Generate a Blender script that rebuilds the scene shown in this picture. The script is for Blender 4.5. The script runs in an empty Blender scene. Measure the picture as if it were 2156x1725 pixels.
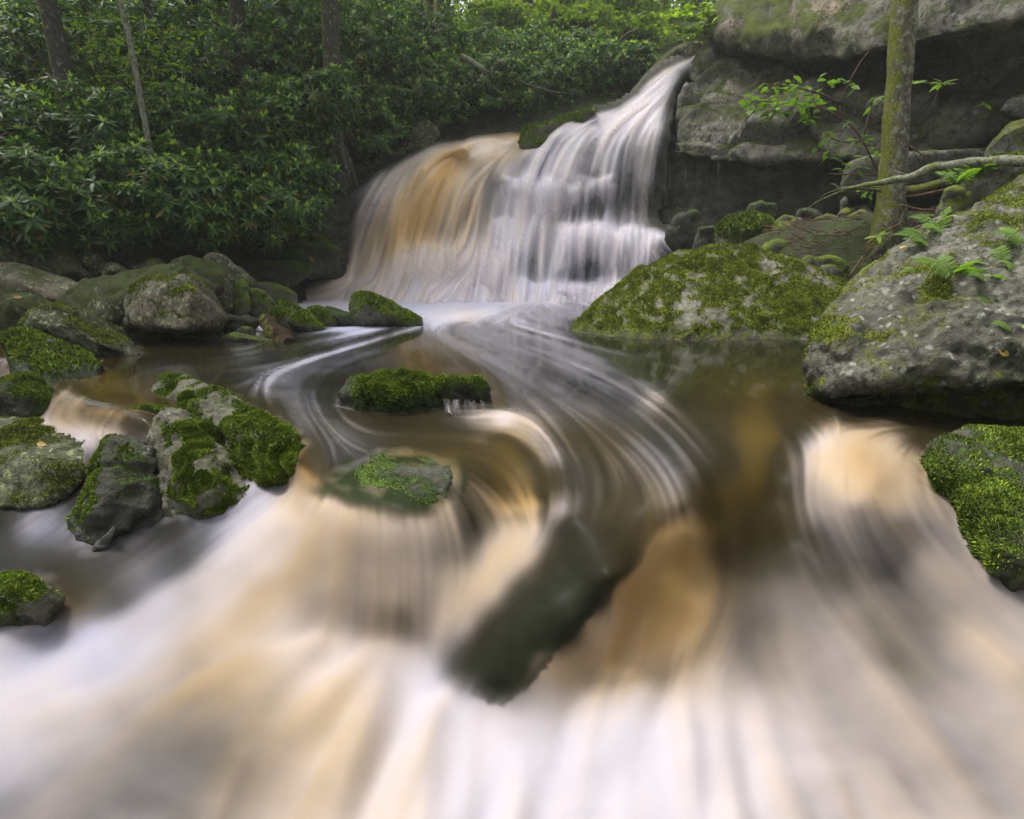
import bpy, bmesh, math, random
import numpy as np
from mathutils import Vector, Matrix, Euler

random.seed(7)
rng = np.random.default_rng(7)
scene = bpy.context.scene
COL = scene.collection

# ------------------------------------------------------------------ camera, sky, sun, exposure
CAM_H = 0.65                      # metres above the pool
PITCH = math.radians(14.3)
F = 1285.0                        # focal length in pixels of a 2156 x 1725 picture
cam_data = bpy.data.cameras.new('camera')
cam_data.sensor_fit = 'HORIZONTAL'
cam_data.sensor_width = 36.0
cam_data.lens = 36.0 * F / 2156.0
cam_data.clip_start = 0.05
cam_data.clip_end = 600.0
cam = bpy.data.objects.new('camera', cam_data)
cam.location = (0, 0, CAM_H)
cam.rotation_euler = (math.pi / 2 - PITCH, 0, 0)
COL.objects.link(cam)
scene.camera = cam

SUN_ELEV, SUN_AZ = math.radians(66), math.radians(-75)     # azimuth measured from +Y (up the stream) towards +X
world = bpy.data.worlds.new('World')
scene.world = world
world.use_nodes = True
wn = world.node_tree
bg = wn.nodes['Background']
sky = wn.nodes.new('ShaderNodeTexSky')
sky.sky_type = 'NISHITA'
sky.sun_disc = False
sky.sun_elevation = SUN_ELEV
sky.sun_rotation = SUN_AZ
sky.air_density = 1.0
sky.dust_density = 6.0
sky.ozone_density = 1.0
hs = wn.nodes.new('ShaderNodeHueSaturation')        # thin overcast: the sky is nearly white
hs.inputs['Saturation'].default_value = 0.22
wn.links.new(sky.outputs[0], hs.inputs['Color'])
wn.links.new(hs.outputs[0], bg.inputs['Color'])
bg.inputs['Strength'].default_value = 0.15
sun_data = bpy.data.lights.new('sun', 'SUN')
sun_data.energy = 2.2
sun_data.angle = math.radians(15)
sun_data.color = (1.0, 0.97, 0.91)
sun = bpy.data.objects.new('sun', sun_data)
sd = Vector((math.sin(SUN_AZ) * math.cos(SUN_ELEV), math.cos(SUN_AZ) * math.cos(SUN_ELEV), math.sin(SUN_ELEV)))
sun.rotation_euler = sd.to_track_quat('Z', 'Y').to_euler()
sun.location = (0, 0, 30)
COL.objects.link(sun)
vs = scene.view_settings
vs.view_transform = 'Standard'
vs.look = 'None'
vs.exposure = 0.88
vs.gamma = 1.0
vs.use_curve_mapping = False
scene.cycles.max_bounces = 5
scene.cycles.diffuse_bounces = 2
scene.cycles.transmission_bounces = 3
scene.cycles.adaptive_threshold = 0.02
scene.cycles.glossy_bounces = 2
scene.cycles.transparent_max_bounces = 12
scene.cycles.caustics_reflective = False
scene.cycles.caustics_refractive = False
scene.cycles.sample_clamp_indirect = 4.0

# ------------------------------------------------------------------ helpers: measuring, noise, interpolation
CP, SP = math.cos(PITCH), math.sin(PITCH)

def P(px, py, Y):
    """World point seen at photo pixel (px, py) that stands Y metres up the stream."""
    a = (px - 1078.0) / F
    b = (862.0 - py) / F
    k = Y / (CP + b * SP)
    return Vector((a * k, Y, CAM_H + (b * CP - SP) * k))

def slope(py):
    b = (862.0 - py) / F
    return (SP - b * CP) / (CP + b * SP)

ZONES = {0: (0, 0, 1.0), 1: (0, 0, .36), 2: (690, 0, .36), 3: (1380, 0, .36), 4: (0, 474.3, .36),
         5: (0, 733, .35), 6: (603.7, 603.7, .4), 7: (1293.6, 474.3, .4)}

def zp(zone, p):
    ox, oy, s = ZONES[zone]
    return (ox + p[0] * s, oy + p[1] * s) + tuple(p[2:])

_perm = np.random.default_rng(3).permutation(256)
_perm = np.concatenate([_perm, _perm, _perm])
_grad = np.random.default_rng(4).normal(size=(256, 3))
_grad /= np.linalg.norm(_grad, axis=1)[:, None]

def pnoise(p):
    """Gradient noise at points p (n, 3), about -0.7..0.7."""
    i = np.floor(p).astype(np.int64)
    f = p - i
    u = f * f * f * (f * (f * 6 - 15) + 10)
    i &= 255
    out = 0
    for dx in (0, 1):
        wx = u[:, 0] if dx else 1 - u[:, 0]
        for dy in (0, 1):
            wy = u[:, 1] if dy else 1 - u[:, 1]
            for dz in (0, 1):
                wz = u[:, 2] if dz else 1 - u[:, 2]
                h = _perm[_perm[_perm[(i[:, 0] + dx) & 255] + ((i[:, 1] + dy) & 255)] + ((i[:, 2] + dz) & 255)]
                g = _grad[h]
                d = f - np.array((dx, dy, dz))
                out = out + wx * wy * wz * (g * d).sum(1)
    return out

def fbm(p, octaves=4, gain=.5):
    a, s, out = 1.0, 1.0, 0
    for o in range(octaves):
        out = out + a * pnoise(p * s + o * 17.3)
        a *= gain
        s *= 2.03
    return out

def sstep(a, b, x):
    t = np.clip((x - a) / (b - a), 0, 1)
    return t * t * (3 - 2 * t)

def rbf_fit(pts, vals, c=40.0, lam=1e-3):
    pts = np.asarray(pts, float)
    vals = np.asarray(vals, float)
    if vals.ndim == 1:
        vals = vals[:, None]
    m = vals.mean(0)
    d = np.linalg.norm(pts[:, None] - pts[None], axis=2)
    A = -np.sqrt(d * d + c * c)
    n = len(pts)
    M = np.zeros((n + 1, n + 1))
    M[:n, :n] = A - np.eye(n) * lam * c
    M[:n, n] = M[n, :n] = 1
    rhs = np.vstack([vals - m, np.zeros((1, vals.shape[1]))])
    w = np.linalg.solve(M, rhs)
    return pts, w, c, m

def rbf_eval(fit, q, chunk=40000):
    pts, w, c, m = fit
    out = np.empty((len(q), w.shape[1]))
    for k in range(0, len(q), chunk):
        qq = q[k:k + chunk]
        d2 = (qq[:, None, 0] - pts[None, :, 0]) ** 2 + (qq[:, None, 1] - pts[None, :, 1]) ** 2
        out[k:k + chunk] = -np.sqrt(d2 + c * c) @ w[:-1] + w[-1] + m
    return out

# ------------------------------------------------------------------ helpers: objects
def tag(o, label=None, cat=None, group=None, kind=None):
    if label: o['label'] = label
    if cat: o['category'] = cat
    if group: o['group'] = group
    if kind: o['kind'] = kind
    return o

def link(name, mesh, mat=None, parent=None, loc=None):
    o = bpy.data.objects.new(name, mesh)
    COL.objects.link(o)
    if mat is not None and not mesh.materials:
        mesh.materials.append(mat)
    if parent is not None:
        o.parent = parent
    if loc is not None:
        o.location = loc
    return o

def empty(name, loc):
    o = bpy.data.objects.new(name, None)
    o.empty_display_size = .1
    o.location = loc
    COL.objects.link(o)
    return o

def np_mesh(name, verts, quads=None, tris=None, smooth=True):
    me = bpy.data.meshes.new(name)
    verts = np.asarray(verts, np.float32)
    nq = 0 if quads is None else len(quads)
    nt = 0 if tris is None else len(tris)
    me.vertices.add(len(verts))
    me.vertices.foreach_set('co', verts.ravel())
    me.loops.add(nq * 4 + nt * 3)
    me.polygons.add(nq + nt)
    idx, st = [], []
    if nq:
        idx.append(np.asarray(quads, np.int32).ravel())
        st.append(np.arange(nq) * 4)
    if nt:
        idx.append(np.asarray(tris, np.int32).ravel())
        st.append(nq * 4 + np.arange(nt) * 3)
    me.loops.foreach_set('vertex_index', np.concatenate(idx).astype(np.int32))
    me.polygons.foreach_set('loop_start', np.concatenate(st).astype(np.int32))
    me.polygons.foreach_set('use_smooth', np.full(nq + nt, smooth))
    me.update(calc_edges=True)
    me.validate()
    return me

def attr(me, name, vals):
    vals = np.asarray(vals, np.float32)
    if vals.ndim == 1:
        a = me.attributes.new(name, 'FLOAT', 'POINT')
        a.data.foreach_set('value', vals)
    else:
        a = me.attributes.new(name, 'FLOAT_COLOR', 'POINT')
        a.data.foreach_set('color', np.hstack([vals, np.ones((len(vals), 1), np.float32)]).ravel())

def grid_quads(nr, nc):
    i = np.arange(nr * nc).reshape(nr, nc)
    return np.stack([i[:-1, :-1], i[1:, :-1], i[1:, 1:], i[:-1, 1:]], -1).reshape(-1, 4)

def tube(points, radii, seg=8, jitter=0.0, seed=0, step=None, caps=True):
    """A tapered tube through points; returns verts, quads, tris."""
    pts = np.array([tuple(p) for p in points], float)
    rad = np.array(radii, float)
    if step:
        t = np.concatenate([[0], np.cumsum(np.linalg.norm(np.diff(pts, axis=0), axis=1))])
        n = max(3, int(t[-1] / step))
        ts = np.linspace(0, t[-1], n)
        # smooth through the points
        pp = np.stack([np.interp(ts, t, pts[:, k]) for k in range(3)], 1)
        for _ in range(max(1, n // (3 * len(pts)))):
            pp[1:-1] = .25 * pp[:-2] + .5 * pp[1:-1] + .25 * pp[2:]
        rad = np.interp(ts, t, rad)
        pts = pp
    n = len(pts)
    tan = np.gradient(pts, axis=0)
    tan /= np.linalg.norm(tan, axis=1)[:, None] + 1e-9
    up = np.array((0, 0, 1.0)) if abs(tan[0, 2]) < .9 else np.array((0, 1.0, 0))
    verts = []
    ang = np.linspace(0, 2 * math.pi, seg, endpoint=False)
    for k in range(n):
        x = np.cross(up, tan[k]); x /= np.linalg.norm(x) + 1e-9
        y = np.cross(tan[k], x)
        up = up - tan[k] * up.dot(tan[k]) if False else up
        ring = pts[k] + rad[k] * (np.cos(ang)[:, None] * x + np.sin(ang)[:, None] * y)
        verts.append(ring)
    verts = np.concatenate(verts)
    if jitter:
        c = np.repeat(pts, seg, 0)
        dirv = verts - c
        nz = fbm(verts * (1.2 / max(rad.max(), .01)) * .5 + seed, 3)
        verts = c + dirv * (1 + jitter * nz)[:, None]
    q = []
    base = np.arange(seg)
    for k in range(n - 1):
        a = base + k * seg
        b = np.roll(base, -1) + k * seg
        q.append(np.stack([a, b, b + seg, a + seg], 1))
    q = np.concatenate(q)
    tris = None
    if caps:
        verts = np.vstack([verts, pts[:1], pts[-1:]])
        c0, c1 = len(verts) - 2, len(verts) - 1
        nb = np.roll(base, -1)
        e = (n - 1) * seg
        tris = np.concatenate([np.stack([nb, base, np.full(seg, c0)], 1), np.stack([base + e, nb + e, np.full(seg, c1)], 1)])
    return verts, q, tris

def join_geo(parts):
    V, Q, T, o = [], [], [], 0
    for v, q, t in parts:
        V.append(v)
        if q is not None and len(q): Q.append(np.asarray(q) + o)
        if t is not None and len(t): T.append(np.asarray(t) + o)
        o += len(v)
    return np.concatenate(V), (np.concatenate(Q) if Q else None), (np.concatenate(T) if T else None)

# ------------------------------------------------------------------ materials
def new_mat(name):
    m = bpy.data.materials.new(name)
    m.use_nodes = True
    nt = m.node_tree
    b = nt.nodes['Principled BSDF']
    return m, nt, b

def N(nt, kind, **kw):
    n = nt.nodes.new(kind)
    for k, v in kw.items():
        if k in n.inputs.keys() if hasattr(n.inputs, 'keys') else False:
            n.inputs[k].default_value = v
        else:
            setattr(n, k, v)
    return n

def noise_node(nt, vec, scale, detail=5, rough=.55, dist=0.0):
    n = nt.nodes.new('ShaderNodeTexNoise')
    n.inputs['Scale'].default_value = scale
    n.inputs['Detail'].default_value = detail
    n.inputs['Roughness'].default_value = rough
    n.inputs['Distortion'].default_value = dist
    nt.links.new(vec, n.inputs['Vector'])
    return n.outputs['Fac']

def ramp(nt, fac, stops):
    r = nt.nodes.new('ShaderNodeValToRGB')
    el = r.color_ramp.elements
    while len(el) < len(stops):
        el.new(.5)
    for e, (p, c) in zip(el, stops):
        e.position = p
        e.color = (c if len(c) == 4 else (*c, 1)) if isinstance(c, tuple) else (c, c, c, 1)
    nt.links.new(fac, r.inputs['Fac'])
    return r.outputs['Color']

def mixc(nt, fac, a, b, mode='MIX'):
    m = nt.nodes.new('ShaderNodeMix')
    m.data_type = 'RGBA'
    m.blend_type = mode
    if isinstance(fac, (int, float)): m.inputs['Factor'].default_value = fac
    else: nt.links.new(fac, m.inputs['Factor'])
    for s, v in (('A', a), ('B', b)):
        i = [x for x in m.inputs if x.name == s and x.type == 'RGBA'][0]
        if isinstance(v, tuple): i.default_value = (*v, 1) if len(v) == 3 else v
        else: nt.links.new(v, i)
    return [x for x in m.outputs if x.type == 'RGBA'][0]

def math_node(nt, op, a, b=0.0, c=None):
    m = nt.nodes.new('ShaderNodeMath')
    m.operation = op
    for k, v in enumerate((a, b) if c is None else (a, b, c)):
        if isinstance(v, (int, float)): m.inputs[k].default_value = v
        else: nt.links.new(v, m.inputs[k])
    return m.outputs[0]

def attr_node(nt, name):
    a = nt.nodes.new('ShaderNodeAttribute')
    a.attribute_name = name
    return a

def rock_mat(name, dark, light, moss_dark, moss_light, lichen=(.42, .46, .38), lichen_amt=.5, warm=None, k=1.0):
    m, nt, b = new_mat(name)
    tc = nt.nodes.new('ShaderNodeTexCoord')
    v = tc.outputs['Object']
    n1 = noise_node(nt, v, 2.6 * k, 8, .62, .3)
    n2 = noise_node(nt, v, 38 * k, 5, .7)
    n3 = noise_node(nt, v, 9 * k, 6, .65)
    stone = ramp(nt, n1, [(.3, dark), (.7, light)])
    grain = ramp(nt, n2, [(.32, .55), (.68, 1.3)])
    stone = mixc(nt, .55, stone, mixc(nt, 1.0, stone, grain, 'MULTIPLY'))
    if warm:
        stone = mixc(nt, ramp(nt, noise_node(nt, v, 1.7 * k, 5, .6), [(.5, 0.0), (.68, .75)]), stone, warm)
    film = ramp(nt, noise_node(nt, v, 4.2 * k, 7, .7), [(.45, 0.0), (.62, .65)])
    stone = mixc(nt, film, stone, tuple(x * .55 for x in (light[0] * .75, light[1] * .85, light[2] * .45)))
    pit = ramp(nt, noise_node(nt, v, 17 * k, 7, .75), [(.36, .25), (.52, 1.0)])
    stone = mixc(nt, .8, stone, mixc(nt, 1.0, stone, pit, 'MULTIPLY'))
    vo = nt.nodes.new('ShaderNodeTexVoronoi')
    vo.inputs['Scale'].default_value = 21 * k
    va = nt.nodes.new('ShaderNodeVectorMath'); va.operation = 'ADD'
    nz = nt.nodes.new('ShaderNodeTexNoise'); nz.inputs['Scale'].default_value = 14; nz.inputs['Detail'].default_value = 4
    nt.links.new(v, nz.inputs['Vector'])
    sc = nt.nodes.new('ShaderNodeVectorMath'); sc.operation = 'SCALE'; sc.inputs['Scale'].default_value = .09
    nt.links.new(nz.outputs['Color'], sc.inputs[0])
    nt.links.new(v, va.inputs[0]); nt.links.new(sc.outputs[0], va.inputs[1])
    nt.links.new(va.outputs[0], vo.inputs['Vector'])
    spots = ramp(nt, math_node(nt, 'ADD', vo.outputs['Distance'], math_node(nt, 'MULTIPLY_ADD', n3, .9, -.45)), [(.26, 1.0), (.38, 0.0)])
    patch = ramp(nt, n3, [(.62 - .22 * lichen_amt, 0.0), (.66 - .18 * lichen_amt, 1.0)])
    lf = math_node(nt, 'MULTIPLY', spots, patch)
    stone = mixc(nt, math_node(nt, 'MULTIPLY', lf, .8), stone, mixc(nt, n2, lichen, tuple(x * .6 for x in lichen)))
    sp_ = math_node(nt, 'MULTIPLY', ramp(nt, noise_node(nt, v, 46 * k, 3, .6), [(.54, 0.0), (.60, 1.0)]), ramp(nt, noise_node(nt, v, 3.4 * k, 4, .6), [(.42, 0.0), (.58, .85)]))
    stone = mixc(nt, sp_, stone, (.020, .024, .009))          # dark moss specks
    am = attr_node(nt, 'moss').outputs['Fac']
    mm = math_node(nt, 'ADD', am, math_node(nt, 'MULTIPLY_ADD', noise_node(nt, v, 24 * k, 6, .75), 1.5, -.75))
    mfac = ramp(nt, mm, [(.36, 0.0), (.62, 1.0)])
    mcol = ramp(nt, noise_node(nt, v, 70, 4, .75), [(.3, moss_dark), (.72, moss_light)])
    mvar = ramp(nt, n3, [(.35, .45), (.65, 1.15)])
    mcol = mixc(nt, 1.0, mcol, mvar, 'MULTIPLY')
    col = mixc(nt, mfac, stone, mcol)
    wet = attr_node(nt, 'wet').outputs['Fac']
    col = mixc(nt, math_node(nt, 'MULTIPLY', wet, .65), col, mixc(nt, 1.0, col, (.3, .3, .3), 'MULTIPLY'))
    nt.links.new(col, b.inputs['Base Color'])
    rg = math_node(nt, 'MULTIPLY_ADD', wet, -.55, .88)
    nt.links.new(rg, b.inputs['Roughness'])
    b.inputs['Specular IOR Level'].default_value = .35
    bp = nt.nodes.new('ShaderNodeBump')
    bp.inputs['Strength'].default_value = .9
    bp.inputs['Distance'].default_value = .018 / k
    h = math_node(nt, 'ADD', math_node(nt, 'MULTIPLY', n2, .7), math_node(nt, 'MULTIPLY', noise_node(nt, v, 90, 3, .7), math_node(nt, 'MULTIPLY_ADD', mfac, .8, .25)))
    h = math_node(nt, 'ADD', h, math_node(nt, 'MULTIPLY', n3, .9))
    nt.links.new(h, bp.inputs['Height'])
    nt.links.new(bp.outputs[0], b.inputs['Normal'])
    return m

MD, ML = (.03, .045, .006), (.24, .27, .026)
M = {}
M['rock_grey'] = rock_mat('rock_grey', (.045, .045, .04), (.21, .20, .18), MD, ML)
M['rock_pale'] = rock_mat('rock_pale', (.04, .038, .03), (.18, .17, .14), MD, ML, lichen=(.33, .34, .28), lichen_amt=.8)
M['rock_brown'] = rock_mat('rock_brown', (.05, .045, .035), (.22, .19, .15), (.012, .018, .004), (.09, .11, .02), warm=(.16, .11, .075), lichen=(.36, .41, .22), lichen_amt=.9)
M['rock_olive'] = rock_mat('rock_olive', (.04, .045, .025), (.17, .175, .11), (.012, .018, .003), (.085, .11, .015), lichen=(.36, .42, .20), lichen_amt=1.1)
M['rock_dark'] = rock_mat('rock_dark', (.022, .022, .017), (.11, .105, .085), (.012, .028, .004), (.11, .18, .018), lichen_amt=.3)
M['rock_moss'] = rock_mat('rock_moss', (.06, .055, .04), (.24, .225, .18), (.03, .052, .006), (.22, .30, .027), lichen_amt=.3)
M['rock_dome'] = rock_mat('rock_dome', (.06, .055, .04), (.26, .245, .20), (.035, .050, .006), (.27, .31, .028), lichen_amt=.4)
M['cliff'] = rock_mat('cliff', (.04, .039, .034), (.26, .24, .21), (.022, .034, .005), (.15, .19, .02), lichen=(.33, .37, .31), lichen_amt=.5, warm=(.25, .18, .13), k=.5)

def tuft_mat(name, c0, c1, c2):
    mt, nt, b = new_mat(name)
    oi = nt.nodes.new('ShaderNodeNewGeometry')
    cc = ramp(nt, oi.outputs['Random Per Island'], [(0.0, c0), (.5, c1), (1.0, c2)])
    tcx = nt.nodes.new('ShaderNodeTexCoord')
    cl = ramp(nt, noise_node(nt, tcx.outputs['Object'], 7, 5, .7), [(.36, .3), (.64, 1.1)])
    nt.links.new(mixc(nt, 1.0, cc, cl, 'MULTIPLY'), b.inputs['Base Color']); b.inputs['Roughness'].default_value = .8
    b.inputs['Specular IOR Level'].default_value = .15
    return mt
M['tuft'] = tuft_mat('moss_tuft', (.07, .10, .010), (.20, .25, .022), (.36, .42, .045))
M['tuft_green'] = tuft_mat('moss_tuft_green', (.045, .080, .009), (.15, .22, .020), (.31, .41, .04))

# water: density of air bubbles (foam), their colour and the streaks are attributes of the water mesh
def water_mat(name, veil):
    m, nt, b = new_mat(name)
    fo = attr_node(nt, 'foam').outputs['Fac']
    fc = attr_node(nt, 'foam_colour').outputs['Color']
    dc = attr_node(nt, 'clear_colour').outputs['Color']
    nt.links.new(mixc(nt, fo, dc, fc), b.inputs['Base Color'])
    nt.links.new(math_node(nt, 'ADD', math_node(nt, 'MULTIPLY', fo, .45), attr_node(nt, 'chop').outputs['Fac']), b.inputs['Roughness'])
    b.inputs['IOR'].default_value = 1.33
    nt.links.new(math_node(nt, 'MAXIMUM', math_node(nt, 'ADD', math_node(nt, 'MULTIPLY', fo, -.2), math_node(nt, 'MULTIPLY_ADD', attr_node(nt, 'chop').outputs['Fac'], -.75, .38)), .04), b.inputs['Specular IOR Level'])
    if veil:
        al = attr_node(nt, 'cover').outputs['Fac']
        tr = nt.nodes.new('ShaderNodeBsdfTranslucent')
        nt.links.new(fc, tr.inputs['Color'])
        mx = nt.nodes.new('ShaderNodeMixShader'); mx.inputs[0].default_value = .25
        nt.links.new(b.outputs[0], mx.inputs[1]); nt.links.new(tr.outputs[0], mx.inputs[2])
        tp = nt.nodes.new('ShaderNodeBsdfTransparent')
        m2 = nt.nodes.new('ShaderNodeMixShader')
        nt.links.new(al, m2.inputs[0]); nt.links.new(tp.outputs[0], m2.inputs[1]); nt.links.new(mx.outputs[0], m2.inputs[2])
        nt.links.new(m2.outputs[0], nt.nodes['Material Output'].inputs['Surface'])
    return m
M['water'] = water_mat('stream_water', False)
M['veil'] = water_mat('falling_water', True)

def foam_rgb(t):
    """Colour of aerated water: 0 white, 0.5 cream, 1 peat amber."""
    xs = [-.5, 0, .3, .6, 1.0, 1.3]
    cs = np.array([(.27, .275, .38), (.365, .335, .365), (.375, .315, .285), (.345, .262, .18), (.30, .195, .09), (.22, .135, .045)])
    return np.stack([np.interp(t, xs, cs[:, k]) for k in range(3)], -1)

def clear_rgb(t):
    xs = [0, 1.0, 1.3]
    cs = np.array([(.013, .013, .009), (.026, .019, .007), (.060, .040, .009)])
    return np.stack([np.interp(t, xs, cs[:, k]) for k in range(3)], -1)

def flow_field(strokes, PXg, PYg, sigma):
    q = np.stack([PXg.ravel(), PYg.ravel()], 1)
    pts, dirs = [], []
    for s in strokes:
        s = np.array(s, float)
        L = np.concatenate([[0], np.cumsum(np.linalg.norm(np.diff(s, axis=0), axis=1))])
        n = max(2, int(L[-1] / 35))
        t = np.linspace(0, L[-1], n)
        pp = np.stack([np.interp(t, L, s[:, 0]), np.interp(t, L, s[:, 1])], 1)
        for _ in range(2):
            if n > 2: pp[1:-1] = .25 * pp[:-2] + .5 * pp[1:-1] + .25 * pp[2:]
        d = np.gradient(pp, axis=0)
        d /= np.linalg.norm(d, axis=1)[:, None] + 1e-9
        pts.append(pp); dirs.append(d)
    pts = np.concatenate(pts); dirs = np.concatenate(dirs)
    out = np.empty((len(q), 2))
    for k in range(0, len(q), 20000):
        qq = q[k:k + 20000]
        d2 = (qq[:, None, 0] - pts[None, :, 0]) ** 2 + (qq[:, None, 1] - pts[None, :, 1]) ** 2
        w = 1.0 / (d2 / sigma ** 2 + .05) ** 2
        v = w @ dirs
        out[k:k + 20000] = v / (np.linalg.norm(v, axis=1)[:, None] + 1e-9)
    return out.reshape(PXg.shape + (2,))

def upsample(a, shape):
    r = np.linspace(0, a.shape[0] - 1.001, shape[0]); c = np.linspace(0, a.shape[1] - 1.001, shape[1])
    ri, ci = r.astype(int), c.astype(int)
    rf, cf = (r - ri)[:, None], (c - ci)[None]
    A = a[np.ix_(ri, ci)]; B = a[np.ix_(ri, ci + 1)]; C = a[np.ix_(ri + 1, ci)]; D = a[np.ix_(ri + 1, ci + 1)]
    return (A * (1 - cf) + B * cf) * (1 - rf) + (C * (1 - cf) + D * cf) * rf

def streaks(vel, coarse, steps, seed, dstep=1.0):
    """Noise drawn out along the flow (grid units), zero mean, unit spread."""
    shp = vel.shape[:2]
    r = np.random.default_rng(seed)
    nz = r.normal(size=(max(4, int(shp[0] / coarse)), max(4, int(shp[1] / coarse))))
    nz = upsample(nz, shp) if coarse > 1.01 else nz[:shp[0], :shp[1]]
    if nz.shape != shp: nz = upsample(nz, shp)
    gy, gx = np.meshgrid(np.arange(shp[0], dtype=np.float32), np.arange(shp[1], dtype=np.float32), indexing='ij')
    acc = nz.copy(); wsum = 1.0
    vx, vy = vel[..., 0].astype(np.float32), vel[..., 1].astype(np.float32)
    for sgn in (1, -1):
        x, y = gx.copy(), gy.copy()
        for k in range(steps):
            ix = np.clip(np.rint(x), 0, shp[1] - 1).astype(np.int32); iy = np.clip(np.rint(y), 0, shp[0] - 1).astype(np.int32)
            x += sgn * dstep * vx[iy, ix]; y += sgn * dstep * vy[iy, ix]
            ix = np.clip(np.rint(x), 0, shp[1] - 1).astype(np.int32); iy = np.clip(np.rint(y), 0, shp[0] - 1).astype(np.int32)
            w = .5 + .5 * math.cos(math.pi * (k + 1) / (steps + 1))
            acc += w * nz[iy, ix]; wsum += w
    acc -= acc.mean()
    # even out local contrast
    sd = acc.std() + 1e-9
    return acc / sd

def blur(a, n, axis=None):
    for _ in range(n):
        if axis in (None, 0):
            p = np.pad(a, ((1, 1), (0, 0)), mode='edge'); a = .25 * p[:-2] + .5 * p[1:-1] + .25 * p[2:]
        if axis in (None, 1):
            p = np.pad(a, ((0, 0), (1, 1)), mode='edge'); a = .25 * p[:, :-2] + .5 * p[:, 1:-1] + .25 * p[:, 2:]
    return a

# ------------------------------------------------------------------ the stream: pool, lips, rapids
H = []   # (px, py, z): heights of the water surface
for py in (600, 640, 680, 720, 760):
    for px in (-700, -300, 0, 250, 500, 800, 1100, 1400, 1700, 2100, 2500, 2900):
        if not (px < 20 and py > 740): H.append((px, py, 0))
H += [(300, 800, 0), (200, 790, 0), (120, 780, 0), (450, 800, 0), (560, 810, 0), (700, 810, 0), (850, 800, 0), (1000, 810, 0), (1150, 810, 0), (1300, 810, 0), (1500, 810, 0), (1700, 810, 0), (1900, 810, 0), (2200, 820, 0),
      (330, 850, 0), (600, 880, 0), (700, 880, 0), (850, 885, -.01), (1000, 880, .0), (1080, 870, .03), (1150, 880, .02), (1250, 880, 0), (1380, 848, .035), (1420, 880, 0), (1550, 880, 0), (1680, 870, 0), (1800, 880, -.03), (2150, 890, -.05), (2700, 900, -.05),
      # small falls on the left
      (-20, 745, 0), (40, 748, 0), (-20, 815, -.2), (40, 818, -.18), (-300, 815, -.2), (-700, 830, -.2), (110, 812, -.005), (150, 832, -.005), (200, 850, -.005), (262, 876, -.005), (300, 880, 0),
      (118, 896, -.13), (170, 905, -.12), (220, 910, -.11), (268, 917, -.1), (40, 885, -.14), (-50, 880, -.15), (-400, 900, -.2), (230, 940, -.11), (290, 945, -.11), (320, 960, -.12), (200, 960, -.13), (150, 1000, -.25), (330, 1040, -.27), (260, 1050, -.28),
      # lower left pool
      (20, 1110, -.34), (100, 1130, -.34), (160, 1150, -.34), (250, 1160, -.34), (380, 1095, -.27), (460, 1085, -.26), (530, 1050, -.2), (600, 1035, -.19), (330, 1130, -.32), (430, 1150, -.31),
      (0, 1200, -.38), (150, 1210, -.38), (-300, 1150, -.36), (-600, 1300, -.45), (250, 1250, -.4), (100, 1300, -.45), (0, 1330, -.46),
      # lip above the middle veil
      (640, 950, -.01), (660, 1000, -.04), (700, 960, -.015), (700, 1010, -.04), (780, 950, -.01), (850, 960, -.01), (950, 950, -.01), (1020, 960, -.02), (760, 1050, -.055), (850, 1060, -.06), (690, 1055, -.06), (950, 1050, -.08), (640, 1060, -.1),
      (600, 1100, -.16), (680, 1110, -.115), (760, 1120, -.115), (840, 1120, -.115), (920, 1110, -.12), (1000, 1100, -.14), (680, 1180, -.195), (760, 1190, -.2), (840, 1190, -.2), (920, 1180, -.2), (680, 1260, -.29), (760, 1280, -.31), (840, 1290, -.32), (910, 1280, -.31),
      (520, 1180, -.27), (420, 1240, -.35), (340, 1300, -.41), (600, 1250, -.30), (700, 1345, -.39), (800, 1360, -.405), (880, 1360, -.405), (600, 1340, -.375), (480, 1330, -.395), (250, 1360, -.44), (120, 1400, -.47),
      # bend on the right of the lip
      (1080, 920, .0), (1150, 950, .0), (1200, 1000, -.03), (1100, 1000, -.06), (1140, 1045, -.085), (1060, 1080, -.15), (1130, 1100, -.14), (1200, 1080, -.06), (1050, 1150, -.2), (980, 1250, -.27), (1000, 1180, -.215),
      (1300, 950, .01), (1400, 980, .02), (1450, 1000, .0), (1300, 1050, -.05), (1350, 1050, -.03), (1440, 1060, -.03), (1250, 1150, -.1), (1200, 1200, -.16), (1150, 1270, -.22), (1080, 1350, -.31), (1020, 1430, -.40), (1290, 1215, -.13), (1210, 1310, -.24), (1130, 1420, -.365),
      (1400, 1120, -.1), (1460, 1130, -.12), (1400, 1200, -.2), (1330, 1300, -.3), (1440, 1280, -.3), (1400, 1400, -.4), (1250, 1420, -.4), (1500, 1380, -.4), (1500, 1100, -.14), (1520, 1000, -.06), (1600, 950, -.03), (1620, 1050, -.15), (1580, 1180, -.27), (1660, 1150, -.26),
      (1690, 900, -.02), (1740, 905, .0), (1800, 940, .0), (1730, 990, -.03), (1850, 1000, -.02), (1800, 1060, -.075), (1900, 1080, -.11), (1950, 960, -.08), (1720, 1080, -.15), (1780, 1150, -.21), (1900, 1180, -.25), (2020, 1200, -.27), (2100, 1260, -.33),
      (1700, 1280, -.35), (1850, 1300, -.36), (2000, 1350, -.4), (1600, 1320, -.37), (2300, 1300, -.35), (2700, 1400, -.4), (2700, 1100, -.25), (2300, 1000, -.1)]
H += [(px, 1480, z) for px, z in ((-500, -.52), (0, -.5), (200, -.47), (400, -.43), (550, -.41), (700, -.42), (900, -.44), (1050, -.45), (1200, -.43), (1350, -.42), (1500, -.43), (1750, -.43), (2000, -.44), (2400, -.45))]
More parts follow.
